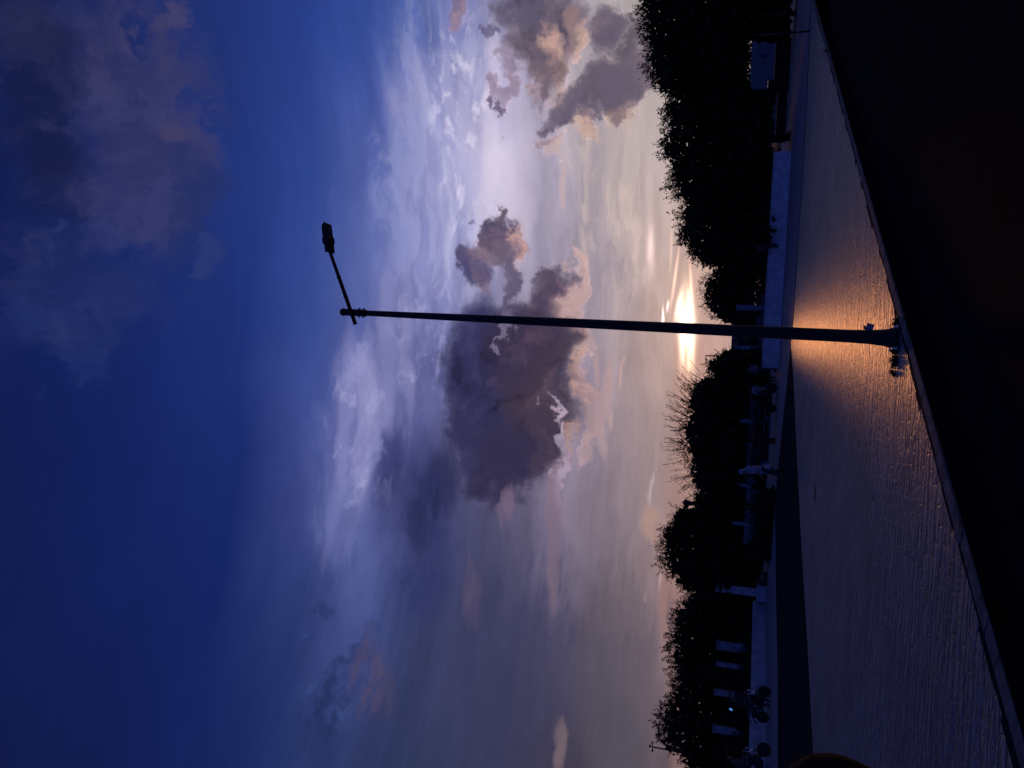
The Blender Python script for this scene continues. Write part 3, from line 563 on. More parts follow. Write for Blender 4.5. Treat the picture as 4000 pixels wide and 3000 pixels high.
def foliage(pts, Y, bottom, thick, leaf=.13, dens=1.0, spikes=0, spike_len=1.2, twig_up=.6, loc=None):
    """leaf positions for a crown whose skyline passes the given points at distance Y. Returns arrays in world space."""
    ys = np.array([p[1] for p in pts], float); xs = np.array([p[0] for p in pts], float)-(11 if Y > 30 and leaf < .25 else 0); o = np.argsort(ys); ys, xs = ys[o], xs[o]
    y0, y1 = ys[0], ys[-1]; yc, hw = (y0+y1)/2, (y1-y0)/2; mpp = Y/FPX
    area = np.sum(np.maximum(bottom-np.interp(np.linspace(y0,y1,60), ys, xs), 5))*(y1-y0)/60*mpp*mpp
    def world(x, y, dy):
        v = _F[None]-((x-2000)/FPX)[:,None]*_Uc[None]+((1500-y)/FPX)[:,None]*_Rc[None]; t = Y/v[:,1]
        w = v*t[:,None]; w[:,2] += EYE; w[:,1] += dy; return w
    def thickness(x, y, tp): return thick*np.sqrt(np.clip(1-((y-yc)/(hw*1.05))**2, .06, 1))*np.clip((x-tp)*mpp/1.2, .12, 1)**.6
    n = int(area*260*dens); y = rng.uniform(y0, y1, n); tp = np.interp(y, ys, xs)
    lump = np.array([mnoise.noise(Vector((a*.02, 3.1+Y, 0))) for a in y])*14
    x = tp+24+lump*1.3+rng.random(n)**.8*np.maximum(bottom-tp-12, 6); dy = rng.uniform(-1,1,n)*thickness(x, y, tp)
    big = world(x, y, dy); big = big[big[:,2] > .05]
    bigl = rng.uniform(.24, .44, len(big))
    # twigs with leaves, most of them along the outline
    nt = int(area*11*dens+hw*2*mpp*34*dens); y = rng.uniform(y0-2, y1+2, nt); tp = np.interp(y, ys, xs)
    inner = rng.random(nt) < .45; off = np.where(inner, rng.random(nt)**1.5*np.maximum(bottom-tp, 10), rng.normal(25, 15, nt))
    lump = np.array([mnoise.noise(Vector((a*.045, 9.7+Y, 0)))+.6*mnoise.noise(Vector((a*.14, 2.7+Y, 0))) for a in y])*20
    x = np.minimum(tp+off+lump, bottom); tw = world(x, y, rng.uniform(-1,1,nt)*thickness(np.maximum(x,tp+6), y, tp)*1.05)
    tdir = rng.normal(size=(nt,3))*.75; tdir[:,2] += twig_up; tdir[:,0] += -(y-yc)/hw*.6; tdir /= np.linalg.norm(tdir, axis=1, keepdims=True)
    tl = rng.uniform(.2, .62, nt); P = []; D = []; L = []
    for k in range(10):
        t = (k+.5)/10; P.append(tw+tdir*(tl*t)[:,None]+rng.normal(size=(nt,3))*.02); D.append(tdir+rng.normal(size=(nt,3))*.9); L.append(leaf*rng.uniform(.6, 1.25, nt))
    P = np.concatenate(P); D = np.concatenate(D); L = np.concatenate(L)
    stems = [(tw[i], tw[i]+tdir[i]*tl[i], .006) for i in range(0, nt, 2)]
    for k in range(int(hw*2*mpp*2.6)):
        yy = rng.uniform(y0, y1); tp1 = float(np.interp(yy, ys, xs)); b = world(np.array([tp1+10.]), np.array([yy]), np.array([rng.uniform(-.6,.6)*thick*.6]))[0]
        d = np.array([-(yy-yc)/hw*.8+rng.normal()*.35, rng.normal()*.3, .9]); d /= np.linalg.norm(d); l = rng.uniform(.25, .85); stems.append((b, b+d*l, .009)); nn = int(6+l*22)
        t = rng.random(nn)**.7; P = np.vstack([P, b[None]+d[None]*(t*l)[:,None]+rng.normal(size=(nn,3))*.035]); D = np.vstack([D, rng.normal(size=(nn,3))*.8+d]); L = np.concatenate([L, leaf*rng.uniform(.6,1.2,nn)])
    if spikes:
        for k in range(spikes):
            yy = rng.uniform(y0+hw*.05, y1-hw*.05); tp1 = float(np.interp(yy, ys, xs)); b = world(np.array([tp1+22]), np.array([yy]), np.array([rng.uniform(-.7,.7)*thick*.5]))[0]
            d = np.array([-(yy-yc)/hw*.9+rng.normal()*.22, rng.normal()*.2, 1.0]); d /= np.linalg.norm(d); l = rng.uniform(.45, 1)*spike_len
            tip = b+d*l; stems.append((b, tip, .014)); q = []
            for j in range(3):
                s0 = b+d*l*rng.uniform(.45,.95); d2 = d+rng.normal(size=3)*.35; d2 /= np.linalg.norm(d2); stems.append((s0, s0+d2*rng.uniform(.12,.35), .008)); q.append(s0+d2*.2)
            q.append(tip)
            for c in q:
                nn = rng.integers(0, 4); P = np.vstack([P, np.repeat(c[None], nn, 0)+rng.normal(size=(nn,3))*.03]); D = np.vstack([D, rng.normal(size=(nn,3))+d]); L = np.concatenate([L, rng.uniform(.05,.1,nn)])
    return big, bigl, P, D, L, stems, world
def sticks(stems):
    V = []; Q = []
    for a, b, r in stems:
        a = np.asarray(a); b = np.asarray(b); d = b-a; d = d/max(np.linalg.norm(d), 1e-6); u = np.cross(d, [.3,.8,.5]); u /= np.linalg.norm(u); w = np.cross(d, u); n = len(V)
        for c, rr in ((a, r), (b, r*.55)):
            for k in range(4):
                t = math.pi/2*k; V.append(c+(u*math.cos(t)+w*math.sin(t))*rr)
        Q += [(n+k, n+(k+1) % 4, n+4+(k+1) % 4, n+4+k) for k in range(4)]
    return V, Q
def tree(pts, Y, bottom, thick, label, leaf=.13, dens=1.0, spikes=0, mleaf='leaf', trunk_r=.17, kind='tree', trunk=True, name='leafy_tree', spike_len=1.2, twig_up=.6, group=None, trunk_y=None, cat=None):
    big, bigl, P, D, L, stems, world = foliage(pts, Y, bottom, thick, leaf, dens, spikes, spike_len, twig_up)
    c = big.mean(axis=0); bxx = c[0] if trunk_y is None else at(3000, trunk_y, Y).x
    e = empty(name, (bxx, Y, 0)); tag(e, label, cat or kind, group); org = np.array([bxx, Y, 0])
    AP = np.vstack([big, P]); AD = np.vstack([rng.normal(size=big.shape), D]); AL = np.concatenate([bigl, L])
    V, Q = sticks(stems); crown_mesh('crown', AP-org, AD, AL, M[mleaf], e, np.concatenate([np.full(len(big), .85), np.full(len(P), .42)]), (np.array(V)-org, Q))
    if trunk:
        g = MB(); zb = c[2]; wob = rng.normal(size=4)*.12
        tp = [(0,0,-.05),(wob[0],wob[1],zb*.35),(wob[2]+(c[0]-bxx)*.4,wob[3],zb*.75),(c[0]-bxx,0,zb*1.1)]
        g.tube([(0,0,-.05),(0,0,.12)], [trunk_r*1.5, trunk_r*1.05], 9); g.tube(tp, [trunk_r, trunk_r*.85, trunk_r*.7, trunk_r*.4], 9)
        for i in range(9):
            t = rng.uniform(.35, 1); a = Vector(tp[1])*(1-t)+Vector(tp[3])*t if t > .5 else Vector(tp[1])*(1-t*2)+Vector(tp[2])*t*2
            q = Vector(big[rng.integers(len(big))]-org); mid = (a+q)/2+Vector((0,0,.15)); g.tube([a, mid, a+(q-a)*.92], [trunk_r*.38, trunk_r*.22, .02], 6)
        tr = g.build('trunk', M['bark'], e)
    return e
TG = 'trees along the far side of the plaza'
tree([(2620,-260),(2540,-200),(2500,-90),(2508,-20),(2522,20),(2512,55),(2530,90),(2512,140),(2548,175),(2540,226),(2528,262),(2566,294),(2556,332),(2612,356),(2650,384),(2740,402),(2860,410)], 50, 2896, 2.6, 'biggest leafy dark tree at the far right of the row, over the blue-white wall', dens=1.15, group=TG, leaf=.15, trunk_y=60)
tree([(2860,372),(2700,385),(2618,405),(2600,440),(2610,480),(2622,520),(2600,560),(2592,601),(2632,642),(2628,700),(2630,745),(2668,768),(2760,790),(2900,800)], 49, 2995, 2.3, 'leafy tree whose trunk stands beside the right end of the long white wall', dens=1.1, group=TG, leaf=.15, trunk_y=535, trunk_r=.26)
tree([(2880,760),(2720,770),(2690,785),(2674,830),(2660,880),(2668,920),(2690,953),(2706,985),(2730,1016),(2790,1034),(2850,1046),(2950,1056)], 48, 3010, 2.1, 'dense rounded tree with drooping slender leaves right of the gap', dens=1.25, leaf=.17, twig_up=-.1, group=TG, mleaf='leaf_dark')
tree([(2900,1034),(2800,1050),(2764,1082),(2740,1118),(2748,1150),(2752,1197),(2782,1229),(2818,1252),(2870,1266),(2930,1270)], 85, 2930, 2.6, 'small round-topped tree just right of the big lamp post', dens=1.2, leaf=.11, group=TG)
tree([(2940,1372),(2850,1374),(2818,1380),(2792,1400),(2770,1430),(2776,1459),(2830,1490),(2920,1500)], 52, 2965, 1.2, 'narrow low tree between the big lamp post and the spiky tree', dens=1.2, leaf=.11, group=TG)
tree([(2860,1476),(2800,1480),(2722,1494),(2692,1545),(2690,1603),(2676,1660),(2670,1716),(2694,1784),(2706,1843),(2716,1906),(2780,1925),(2850,1935)], 46, 2862, 2.2, 'tree bristling with long bare upright twigs left of the big lamp post', dens=1.15, spikes=78, spike_len=1.65, leaf=.11, group=TG, name='bare_twigged_tree', mleaf='leaf_red')
tree([(2850,1915),(2760,1925),(2704,1935),(2706,1955),(2712,1975),(2750,1990),(2850,1996)], 50, 2856, 1.0, 'low bushy tree under the garden lantern', dens=1.2, leaf=.11, group=TG, mleaf='leaf_red')
tree([(2840,1978),(2760,1984),(2650,1996),(2634,2033),(2604,2069),(2594,2123),(2600,2160),(2590,2199),(2630,2236),(2658,2281),(2700,2300),(2780,2325),(2840,2330)], 48, 2846, 2.2, 'dense domed tree left of the garden lantern', dens=1.2, leaf=.13, group=TG, mleaf='leaf_dark')
tree([(2950,2290),(2740,2305),(2696,2330),(2656,2371),(2636,2407),(2648,2440),(2630,2493),(2624,2543),(2640,2580),(2632,2620),(2700,2650),(2900,2660)], 53, 2925, 2.0, 'broad bush-like tree behind the low left wall with sparse shoots on top', dens=1.15, spikes=12, spike_len=.8, leaf=.15, group=TG)
tree([(2920,2598),(2700,2605),(2640,2642),(2638,2710),(2612,2755),(2588,2790),(2580,2810),(2610,2841),(2584,2870),(2582,2885),(2614,2897),(2640,2926),(2672,2944),(2682,2968),(2720,3000),(2760,3060),(2900,3120)], 50, 2900, 2.0, 'leftmost tree of the row, thin shoots standing up beside the floodlight mast', dens=1.1, spikes=16, spike_len=1.0, leaf=.16, group=TG, mleaf='leaf_red')
# hedges and understorey
def hedge(pts, Y, bottom, thick, label, dens=.8, leaf=.16, name='hedge', cat='hedge', group=None, m='leaf_dark'):
    return tree(pts, Y, bottom, thick, label, dens=dens, leaf=leaf, trunk=False, name=name, kind=cat, group=group, mleaf=m)
def flat(y0, y1, x, n=9, j=7, seed=0):
    r = random.Random(seed); return [(x+r.uniform(-j,j), y0+(y1-y0)*i/(n-1)) for i in range(n)]
hedge(flat(-200,640,2850,10,12,1), 104, 2985, 2.5, 'dark far hedge behind the trees at the right', dens=.3, leaf=.3)
hedge(flat(620,1235,2858,9,10,2), 103, 2985, 2.5, 'dark far hedge right of the tiled house', dens=.3, leaf=.3)
hedge(flat(1380,1960,2845,9,8,3), 105, 2975, 2.5, 'dark far hedge behind the spiky bare-twigged tree', dens=.3, leaf=.3)
hedge(flat(1940,2560,2820,9,8,4), 102, 2950, 2.5, 'dark far hedge behind the domed tree', dens=.3, leaf=.3)
hedge(flat(2540,3200,2790,9,8,5), 100, 2930, 2.5, 'dark far hedge behind the leftmost trees', dens=.3, leaf=.3)
hedge(flat(2480,2625,2916,6,5,6), 44.8, 2985, .3, 'clipped dark hedge behind the middle of the low left wall', dens=1.0)
hedge(flat(2350,2480,2925,6,5,16), 47.6, 2985, .4, 'clipped dark hedge between the gate pillar and the wide fence pillar', dens=1.0)
hedge(flat(2625,2745,2900,6,5,26), 42.6, 2985, .3, 'dark hedge behind the low left wall, above the ridden motorcycle', dens=1.0)
hedge(flat(1425,2720,2796,16,7,36), 67, 2985, 1.0, 'long dark hedge added behind the pale fence pillars to block low sun', dens=.9, leaf=.2)  # added and raised to stop low sun leaking onto the side road
hedge(flat(-300,150,2890,8,8,46), 54, 3065, .8, 'dark thick bushes at the far right edge of the picture', dens=1.1, name='bush', cat='bush')
hedge(flat(1290,1345,2905,4,5,56), 66, 2975, .5, 'low dark hedge seen just beside the big lamp post', dens=.9, leaf=.18)
hedge(flat(2745,3120,2893,8,5,7), 40.2, 2985, .5, 'dark hedge behind the low wall at the far left edge', dens=1.0)
hedge(flat(600,1040,2955,8,8,8), 50, 3030, .8, 'dark undergrowth behind the long white wall', dens=1.0, name='undergrowth', cat='undergrowth')
hedge(flat(1550,2240,2955,10,6,12), 60.2, 2985, .35, 'straggly dark hedge at the foot of the boundary wall', dens=.8)
hedge(flat(2130,2330,2850,6,8,9), 57, 2985, .8, 'dark bushes between the domed tree and the gate pillar', dens=1.0, name='bush', cat='bush')
def shrub(px, py, wpx, hpx, label, seed=0, m='leaf_dark'):
    x, Y = gnd(px, py); top = px-hpx
    p = [(px-4, py-wpx/2),(px-hpx*.6, py-wpx*.42),(top+5, py-wpx*.25),(top, py),(top+4, py+wpx*.2),(px-hpx*.65, py+wpx*.4),(px-4, py+wpx/2)]
    return tree(p, Y, px, wpx/2/FPX*Y*.8, label, dens=1.6, leaf=.1, trunk_r=.04, name='shrub', kind='shrub', group='shrubs at the pavement edge', mleaf=m)
shrub(3026, 1962, 90, 54, 'dark leafy shrub just left of the walking man, nearest the side road')
shrub(3020, 2045, 100, 70, 'taller dark shrub, second to the left of the walking man')
shrub(3014, 2130, 100, 62, 'ragged dark shrub farthest from the walking man')
# ================================================================== street lamp in front
lx, ly = gnd(3508, 1322); lx -= .0
lamp = empty('street_lamp', (lx, ly, 0), 0); tag(lamp, 'tall dark street lamp on the kerb with one tilted arm, hiding the sun', 'street lamp')
TOP = at(1342, 1219, ly); lean = Vector((TOP.x-lx, 0, TOP.z)); zt = lean.z
def on(z): return Vector((lean.x*z/zt, 0, z))
g = MB(); zs = [.0,.06,.14,.28,.5,1.2,2.4,2.42,4.2,zt-.35]; rs = [.125,.112,.092,.078,.071,.069,.064,.062,.052,.037]
g.tube([on(z) for z in zs], rs, 24); g.build('pole', M['pole'], lamp)
g = MB(); g.tube([on(zt-.34), on(zt-.335), on(zt-.05), on(zt-.04)], [.042,.047,.047,.042], 20); g.build('sleeve', M['pole'], lamp)
g = MB(); g.ell(on(zt), (.052,.052,.05), 20, 12); g.build('ball_cap', M['pole'], lamp)
for z in (zt-.30, zt-.235):
    g = MB(); g.tube([on(z)+Vector((-.062,0,0)), on(z)+Vector((.064,0,0))], .009, 8); g.lathe(on(z)+Vector((-.058,0,0)), [(.0,-.006),(.015,-.006),(.015,.006),(0,.006)], 6, 'X'); g.lathe(on(z)+Vector((.058,0,0)), [(.0,-.006),(.015,-.006),(.015,.006),(0,.006)], 6, 'X'); g.build('bolt', M['dark_metal'], lamp)
a0 = at(1388, 1266, ly-.045)-Vector((lx,ly,0)); a1 = at(1287, 978, ly-.045)-Vector((lx,ly,0)); ad = (a1-a0).normalized()
g = MB(); g.tube([a0, a0+(a1-a0)*.5, a1], [.026,.025,.022], 16); g.tube([a0, a0+ad*.006], [.029,.029], 16)
g.tube([a0+(a1-a0)*.36, a0+(a1-a0)*.36+ad*.02], [.029,.029], 14); g.tube([a0+(a1-a0)*.62, a0+(a1-a0)*.62+ad*.02], [.029,.029], 14); g.build('arm', M['pole'], lamp)
# lamp head: clamp neck, driver box, finned LED plate
up = Vector((-ad.z, 0, ad.x)); 
if up.z < 0: up = -up
hp = at(1281, 958, ly-.045)-Vector((lx,ly,0)); he = at(1276, 876, ly-.045)-Vector((lx,ly,0)); hd = (he-a1).normalized(); hu = Vector((-hd.z,0,hd.x)); hu = hu if hu.z > 0 else -hu
def hpnt(t, u, w=0): return a1+hd*t+hu*u+Vector((0,w,0))
HL = (he-a1).length
def slab(poly, w, name, m, par, inset=.0):
    g = MB(); n = len(poly); vs = [hpnt(t,u,-w) for t,u in poly]+[hpnt(t,u,w) for t,u in poly]
    g.add(vs, [tuple(range(n)), tuple(range(n,2*n))[::-1]]+[(i,(i+1)%n,n+(i+1)%n,n+i) for i in range(n)]); return g.build(name, m, par, bevel=.004)
head = slab([(-.03,-.030),(-.028,.022),(.075,.026),(.09,.045),(.165,.048),(.185,.030),(.20,.028),(HL-.03,.034),(HL+.0,.012),(HL+.012,-.014),(HL-.01,-.028),(.19,-.030),(.165,-.046),(.10,-.046),(.075,-.030)], .075, 'lamp_head', M['dark_metal'], lamp)
g = MB()
for k in range(8):
    t = .205+k*(HL-.25)/8; c = hpnt(t,.036); g.box(c, (.008,.13,.022), rot=Matrix.Rotation(math.atan2(-hd.z, hd.x), 3, 'Y'))
g.build('cooling_fins', M['dark_metal'], head)
g = MB(); c = hpnt((.2+HL)/2-.01,-.032); g.box(c, (HL-.24,.12,.006), rot=Matrix.Rotation(math.atan2(-hd.z, hd.x), 3, 'Y')); g.build('lens', M['lens'], head)
for t in (.0,.045):
    g = MB(); g.tube([hpnt(t,.02), hpnt(t,.055)], .006, 8); g.tube([hpnt(t,.05), hpnt(t,.062)], .012, 6); g.build('clamp_bolt', M['dark_metal'], head)
# base flange, bolts, sticker, weeds, footing
g = MB(); g.box((0,0,.008), (.30,.30,.022)); g.build('base_plate', M['pole'], lamp, bevel=.003)
for sx in (-1,1):
    for sy in (-1,1):
        g = MB(); g.tube([(sx*.115,sy*.115,0),(sx*.115,sy*.115,.075)], .011, 8); g.lathe((sx*.115,sy*.115,.019), [(0,0),(.021,0),(.021,.018),(0,.018)], 6); g.build('anchor_bolt', M['bolt'], lamp)
st = at(3397, 1276, ly-.0)-Vector((lx,ly,0))
g = MB(); g.box(on(st.z)+Vector((.105,-.0,0)), (.085,.02,.075), rot=Matrix.Rotation(.3,3,'Y')); pl = g.build('service_flap', M['paper'], lamp, bevel=.004)
g = MB(); g.tube([on(st.z+.045)+Vector((.085,0,0)), on(st.z+.055)+Vector((.125,0,.0))], [.014,.01], 8); g.build('reflector', M['red_plastic'], lamp)
fo = MB(); fo.box((0,0,0), (.42,.42,.13), math.atan2(KD.y, KD.x)); o = fo.build('lamp_footing', M['concrete'], bevel=.012); o.location = (lx+.01, ly+.0, -.068); tag(o, 'square concrete footing under the big street lamp at the kerb', 'footing')
def weeds(x, y, r, h, n, label, z=0.0, sx=1.0):
    e = empty('weed_tuft', (x, y, z)); tag(e, label, 'weeds', 'weeds around the lamp foot and kerb')
    P = []; D = []; L = []; S = []
    for i in range(n):
        a = rng.uniform(0, 6.28); d = r*math.sqrt(rng.random()); b = np.array([d*math.cos(a)*sx, d*math.sin(a)*.6, 0]); t = np.array([math.cos(a)*.5*d/r, math.sin(a)*.5*d/r, 1])+rng.normal(size=3)*.25; t /= np.linalg.norm(t); hh = h*rng.uniform(.5, 1)*(1-.4*d/r)
        S.append((b, b+t*hh, .0022))
        for k in range(7): P.append(b+t*hh*(k+1)/7); D.append(rng.normal(size=3)+t*.6); L.append(rng.uniform(.014,.034))
    crown_mesh('foliage', np.array(P), np.array(D), np.array(L), M['weed'], e, .55, sticks(S))
weeds(lx-.20, ly-.03, .11, .09, 70, 'dark weed clump left of the lamp foot'); weeds(lx-.02, ly+.2, .1, .08, 40, 'small weeds behind the lamp foot')
weeds(lx+.17, ly+.02, .06, .08, 36, 'dark weed clump right of the lamp foot'); weeds(lx-.34, ly+.05, .07, .06, 26, 'low weeds trailing away from the lamp foot to the left')
q = gnd(3243, 170); weeds(q[0]-.1, q[1]+.3, .12, .3, 20, 'lone grass tuft at the kerb in the upper right of the road')
# ================================================================== other lamps
# garden lantern
def lantern(px, py, Y, label, k=1.35):
    t = at(px, py, Y); e = empty('garden_lantern', (t.x, Y, 0)); e.scale = (k,)*3; tag(e, label, 'lantern'); H = t.z/k
    g = MB(); g.lathe((0,0,0), [(.16,0),(.16,.12),(.09,.2),(.06,.5),(.05,H-.62),(.07,H-.58),(.05,H-.55)], 14); g.build('post', M['dark_metal'], e)
    g = MB(); g.lathe((0,0,0), [(.07,H-.56),(.13,H-.26),(.15,H-.2)], 6); g.build('glass', M['glass'], e)
    g = MB(); g.lathe((0,0,0), [(.21,H-.22),(.19,H-.19),(.10,H-.09),(.045,H-.06),(.02,H-.055)], 6); g.lathe((0,0,0), [(.012,H-.06),(.012,H-.02),(.022,H-.01),(.0,H)], 8); g.build('roof', M['dark_metal'], e)
    for k in range(6):
        a = math.pi/3*k; g = MB(); g.tube([(.07*math.cos(a),.07*math.sin(a),H-.56),(.15*math.cos(a),.15*math.sin(a),H-.2)], .008, 5); g.build('frame_bar', M['dark_metal'], e)
lantern(2663, 1963, 51, 'pointed six-sided garden lantern on a post above the trees, left of the spiky tree')
# floodlight mast
t = at(2541, 2916, 62); e = empty('floodlight_mast', (t.x, 62, 0)); tag(e, 'slim mast with three floodlights on top at the far left', 'floodlight mast')
g = MB(); g.tube([(0,0,0),(0,0,t.z-.15)], [.1,.055], 12); g.build('mast', M['dark_metal'], e)
for (dx, dz, s) in ((-.27,-.2,(.34,.2,.13)),(.30,-.14,(.34,.2,.13)),(.02,.02,(.26,.2,.15))):
    g = MB(); g.ell((dx,0,t.z+dz+.03),(s[0]/2,s[1]/2,s[2]/2),12,8); g.tube([(0,0,t.z-.15),(dx*.7,0,t.z+dz+.02)], .03, 6); g.build('floodlight', M['dark_metal'], e)
# two distant street lamps peeping over the trees
def far_lamp(ptop, parm, Y, label, arm):
    a = at(*ptop, Y); b = at(*parm, Y); e = empty('distant_lamp', (a.x, Y, 0)); tag(e, label, 'street lamp', 'distant street lamps beyond the trees')
    g = MB(); g.tube([(0,0,0),(0,0,a.z)], [.09,.05], 8); g.build('pole', M['dark_metal'], e)
    g = MB(); d = Vector((b.x-a.x,0,b.z-a.z)); g.tube([(0,0,a.z-.02), d], .03, 6) if False else g.tube([Vector((0,0,a.z-.03)), Vector((d.x,0,a.z+d.z))], .035, 6); g.build('arm', M['dark_metal'], e)
    g = MB(); q = Vector((d.x,0,a.z+d.z)); u = Vector((math.copysign(1,d.x),0,-.15)).normalized(); g.tube([q-u*.05, q+u*.12, q+u*.45, q+u*.5], [.05,.1,.09,.03], 8, flat=.5); g.build('lamp_head', M['dark_metal'], e)
far_lamp((2760,1140), (2752,1150), 96, 'small distant lamp head poking from the round tree right of the big lamp post', 1)
far_lamp((2757,1388), (2757,1405), 80, 'small distant lamp left of the big lamp post over the narrow low tree', 1)
# thin signless posts on the right pavement
def post(px, py, topx, label, r=.035):
    x, Y = gnd(px, py); z = at(topx, py, Y).z; e = empty('thin_post', (x, Y, 0)); tag(e, label, 'post', None)
    g = MB(); g.tube([(0,0,0),(0,0,z)], [r, r*.9], 10); g.build('tube', M['dark_metal'], e); g = MB(); g.lathe((0,0,0), [(r*2.4,.007),(r*2.4,.03),(r*1.1,.05)], 12); g.build('base', M['dark_metal'], e)
    g = MB(); g.lathe((0,0,z), [(r*.9,0),(r*1.2,.0),(r*1.2,.03),(0,.05)], 10); g.build('cap', M['dark_metal'], e)
post(3163, 122, 2950, 'thin dark post at the far right corner of the paved plaza')
post(3078, 318, 2900, 'thin dark post standing in front of the two blue-white wall bays', .045)
# bin-like box by the gate pillar
x, Y = gnd(2998, 2265); e = empty('utility_box', (x, Y+.2, 0), .2); tag(e, 'dark squat utility box on the ground right of the gate pillar', 'utility box')
g = MB(); g.box((0,0,.24), (.8,.4,.46)); g.build('cabinet', M['dark_metal'], e, bevel=.01); g = MB(); g.box((0,0,.49), (.86,.46,.03)); g.build('lid', M['dark_metal'], e, bevel=.008)
g = MB(); g.box((.1,-.215,.3), (.12,.03,.03)); g.build('handle', M['chrome'], e)
# ================================================================== people
def cap(g, a, b, ra, rb, n=10):
    a, b = Vector(a), Vector(b); d = b-a; L = d.length
    if L < 1e-5: g.ell(a, (ra,)*3, n, 8); return
    d.normalize(); g.tube([a, b], [ra, rb], n); g.ell(a, (ra,)*3, n, 8); g.ell(b, (rb,)*3, n, 8)
def remesh(g, name, m, parent, vox, smooth=3):
    o = g.build(name, m, None); md = o.modifiers.new('r', 'REMESH'); md.mode = 'VOXEL'; md.voxel_size = vox; md.use_smooth_shade = True
    sm = o.modifiers.new('s', 'SMOOTH'); sm.factor = .5; sm.iterations = smooth
    dg = bpy.context.evaluated_depsgraph_get(); dg.update(); me = bpy.data.meshes.new_from_object(o.evaluated_get(dg)); o.modifiers.clear(); old = o.data; o.data = me; bpy.data.meshes.remove(old); me.name = name
    if not me.materials: me.materials.append(m)
    if parent: o.parent = parent
    return o
def lerp(a, b, t): return Vector(a)*(1-t)+Vector(b)*t
def person(loc, rz, J, label, top='dark_cloth', bottom='dark_cloth', hair='hair', vox=.012, long_shirt=0.0, sleeves=1.0, group=None, scarf=None, tilt=0.0, shoes='dark_cloth', hold=None, curl=.6):
    """J: joints in the person's own frame (x right, y forward, z up)"""
    e = empty('person', loc, rz, 0, tilt); tag(e, label, 'person', group)
    J = {k: Vector(v) for k, v in J.items()}
    b = MB(); hd = J['head']; nk = J['neck']; ch = J['chest']; pv = J['pelvis']
    look = J.get('look', Vector((0,1,0))).normalized(); side = look.cross(Vector((0,0,1))).normalized(); upv = side.cross(look)
    R = Matrix((side, look, upv)).transposed()
    b.ell(hd+R@Vector((0,-.012,.02)), (.074,.094,.095), 16, 12, R); b.ell(hd+R@Vector((0,.03,-.045)), (.055,.062,.072), 14, 10, R)
    b.ell(hd+R@Vector((0,.094,-.018)), (.013,.018,.024), 8, 6, R); b.ell(hd+R@Vector((0,.078,.022)), (.05,.018,.012), 10, 6, R)
    b.ell(hd+R@Vector((0,.084,-.062)), (.024,.012,.010), 8, 6, R); b.ell(hd+R@Vector((0,.075,-.098)), (.026,.02,.018), 8, 6, R)
    for s in (-1, 1): b.ell(hd+R@Vector((s*.076,-.005,-.01)), (.012,.02,.032), 8, 6, R)
    cap(b, hd+R@Vector((0,-.02,-.06)), nk, .055, .06); cap(b, nk, ch, .075, .12); cap(b, ch, pv, .12, .12)
    for s, S in ((-1,'l'), (1,'r')):
        sh, el, wr = J['sh_'+S], J['el_'+S], J['wr_'+S]; cap(b, nk, sh, .055, .055); cap(b, sh, el, .052, .038); cap(b, el, wr, .04, .025)
        f = (wr-el).normalized(); hdv = J.get('hand_'+S, f).normalized(); pn = Vector((0,0,1)) if abs(hdv.z) < .8 else Vector((-s,0.2,0)); sd = hdv.cross(pn).normalized(); pn = sd.cross(hdv).normalized()
        pc = wr+hdv*.05; Rm = Matrix((sd, hdv, pn)).transposed(); b.ell(pc, (.038,.052,.016), 12, 8, Rm)
        for k, (o, ln) in enumerate(((-.029,.072),(-.010,.082),(.010,.076),(.028,.06))):
            p0 = wr+hdv*.09+sd*o; p1 = p0+(hdv-pn*curl*.4)*ln*.5; p2 = p1+(hdv*(1-curl*.6)-pn*curl)*ln*.5; cap(b, p0-hdv*.02, p1, .0095, .0088, 6); cap(b, p1, p2, .0088, .0078, 6)
        t0 = wr+hdv*.03-sd*.03*s; t1 = t0+(hdv*.6-sd*.7*s)*.045; cap(b, t0, t1, .012, .010, 6); cap(b, t1, t1+(hdv*.9-pn*curl*.5)*.03, .010, .0085, 6)
        hp, kn, an, to = J['hp_'+S], J['kn_'+S], J['an_'+S], J['to_'+S]; cap(b, hp, kn, .085, .055); cap(b, kn, lerp(kn,an,.35), .054, .058); cap(b, lerp(kn,an,.35), an, .058, .036); cap(b, an+Vector((0,0,-.02)), to, .038, .028)
    body = remesh(b, 'body', M['skin'], e, vox)
    h = MB(); h.ell(hd+R@Vector((0,-.022,.035)), (.082,.098,.094), 14, 10, R)
    if scarf: h.ell(hd+R@Vector((0,-.03,-.03)), (.08,.08,.10), 12, 10, R); cap(h, hd+R@Vector((0,-.05,-.06)), nk+Vector((0,-.02,.02)), .07, .08)
    ho = h.build('headscarf' if scarf else 'hair', M[scarf or hair], e)
    g = MB(); cap(g, nk+Vector((0,0,-.02)), ch, .10, .145); cap(g, ch, pv+Vector((0,0,.04)), .145, .142)
    if long_shirt:
        cap(g, pv, pv+Vector((.0,-.05,-long_shirt)), .15, .16); cap(g, J['hp_l'], J['hp_l']+Vector((-.02,-.02,-long_shirt)), .1, .1); cap(g, J['hp_r'], J['hp_r']+Vector((.03,-.08,-long_shirt)), .1, .115)
    for S in 'lr':
        sh, el, wr = J['sh_'+S], J['el_'+S], J['wr_'+S]; cap(g, nk+Vector((0,0,-.04)), sh, .075, .075); q = lerp(sh, el, min(1, sleeves)); cap(g, sh, q, .072, .062)
        if sleeves > 1: cap(g, el, lerp(el, wr, sleeves-1), .058, .045)
    remesh(g, 'shirt', M[top], e, vox*1.1)
    g = MB(); cap(g, pv, pv+Vector((0,0,-.03)), .138, .135)
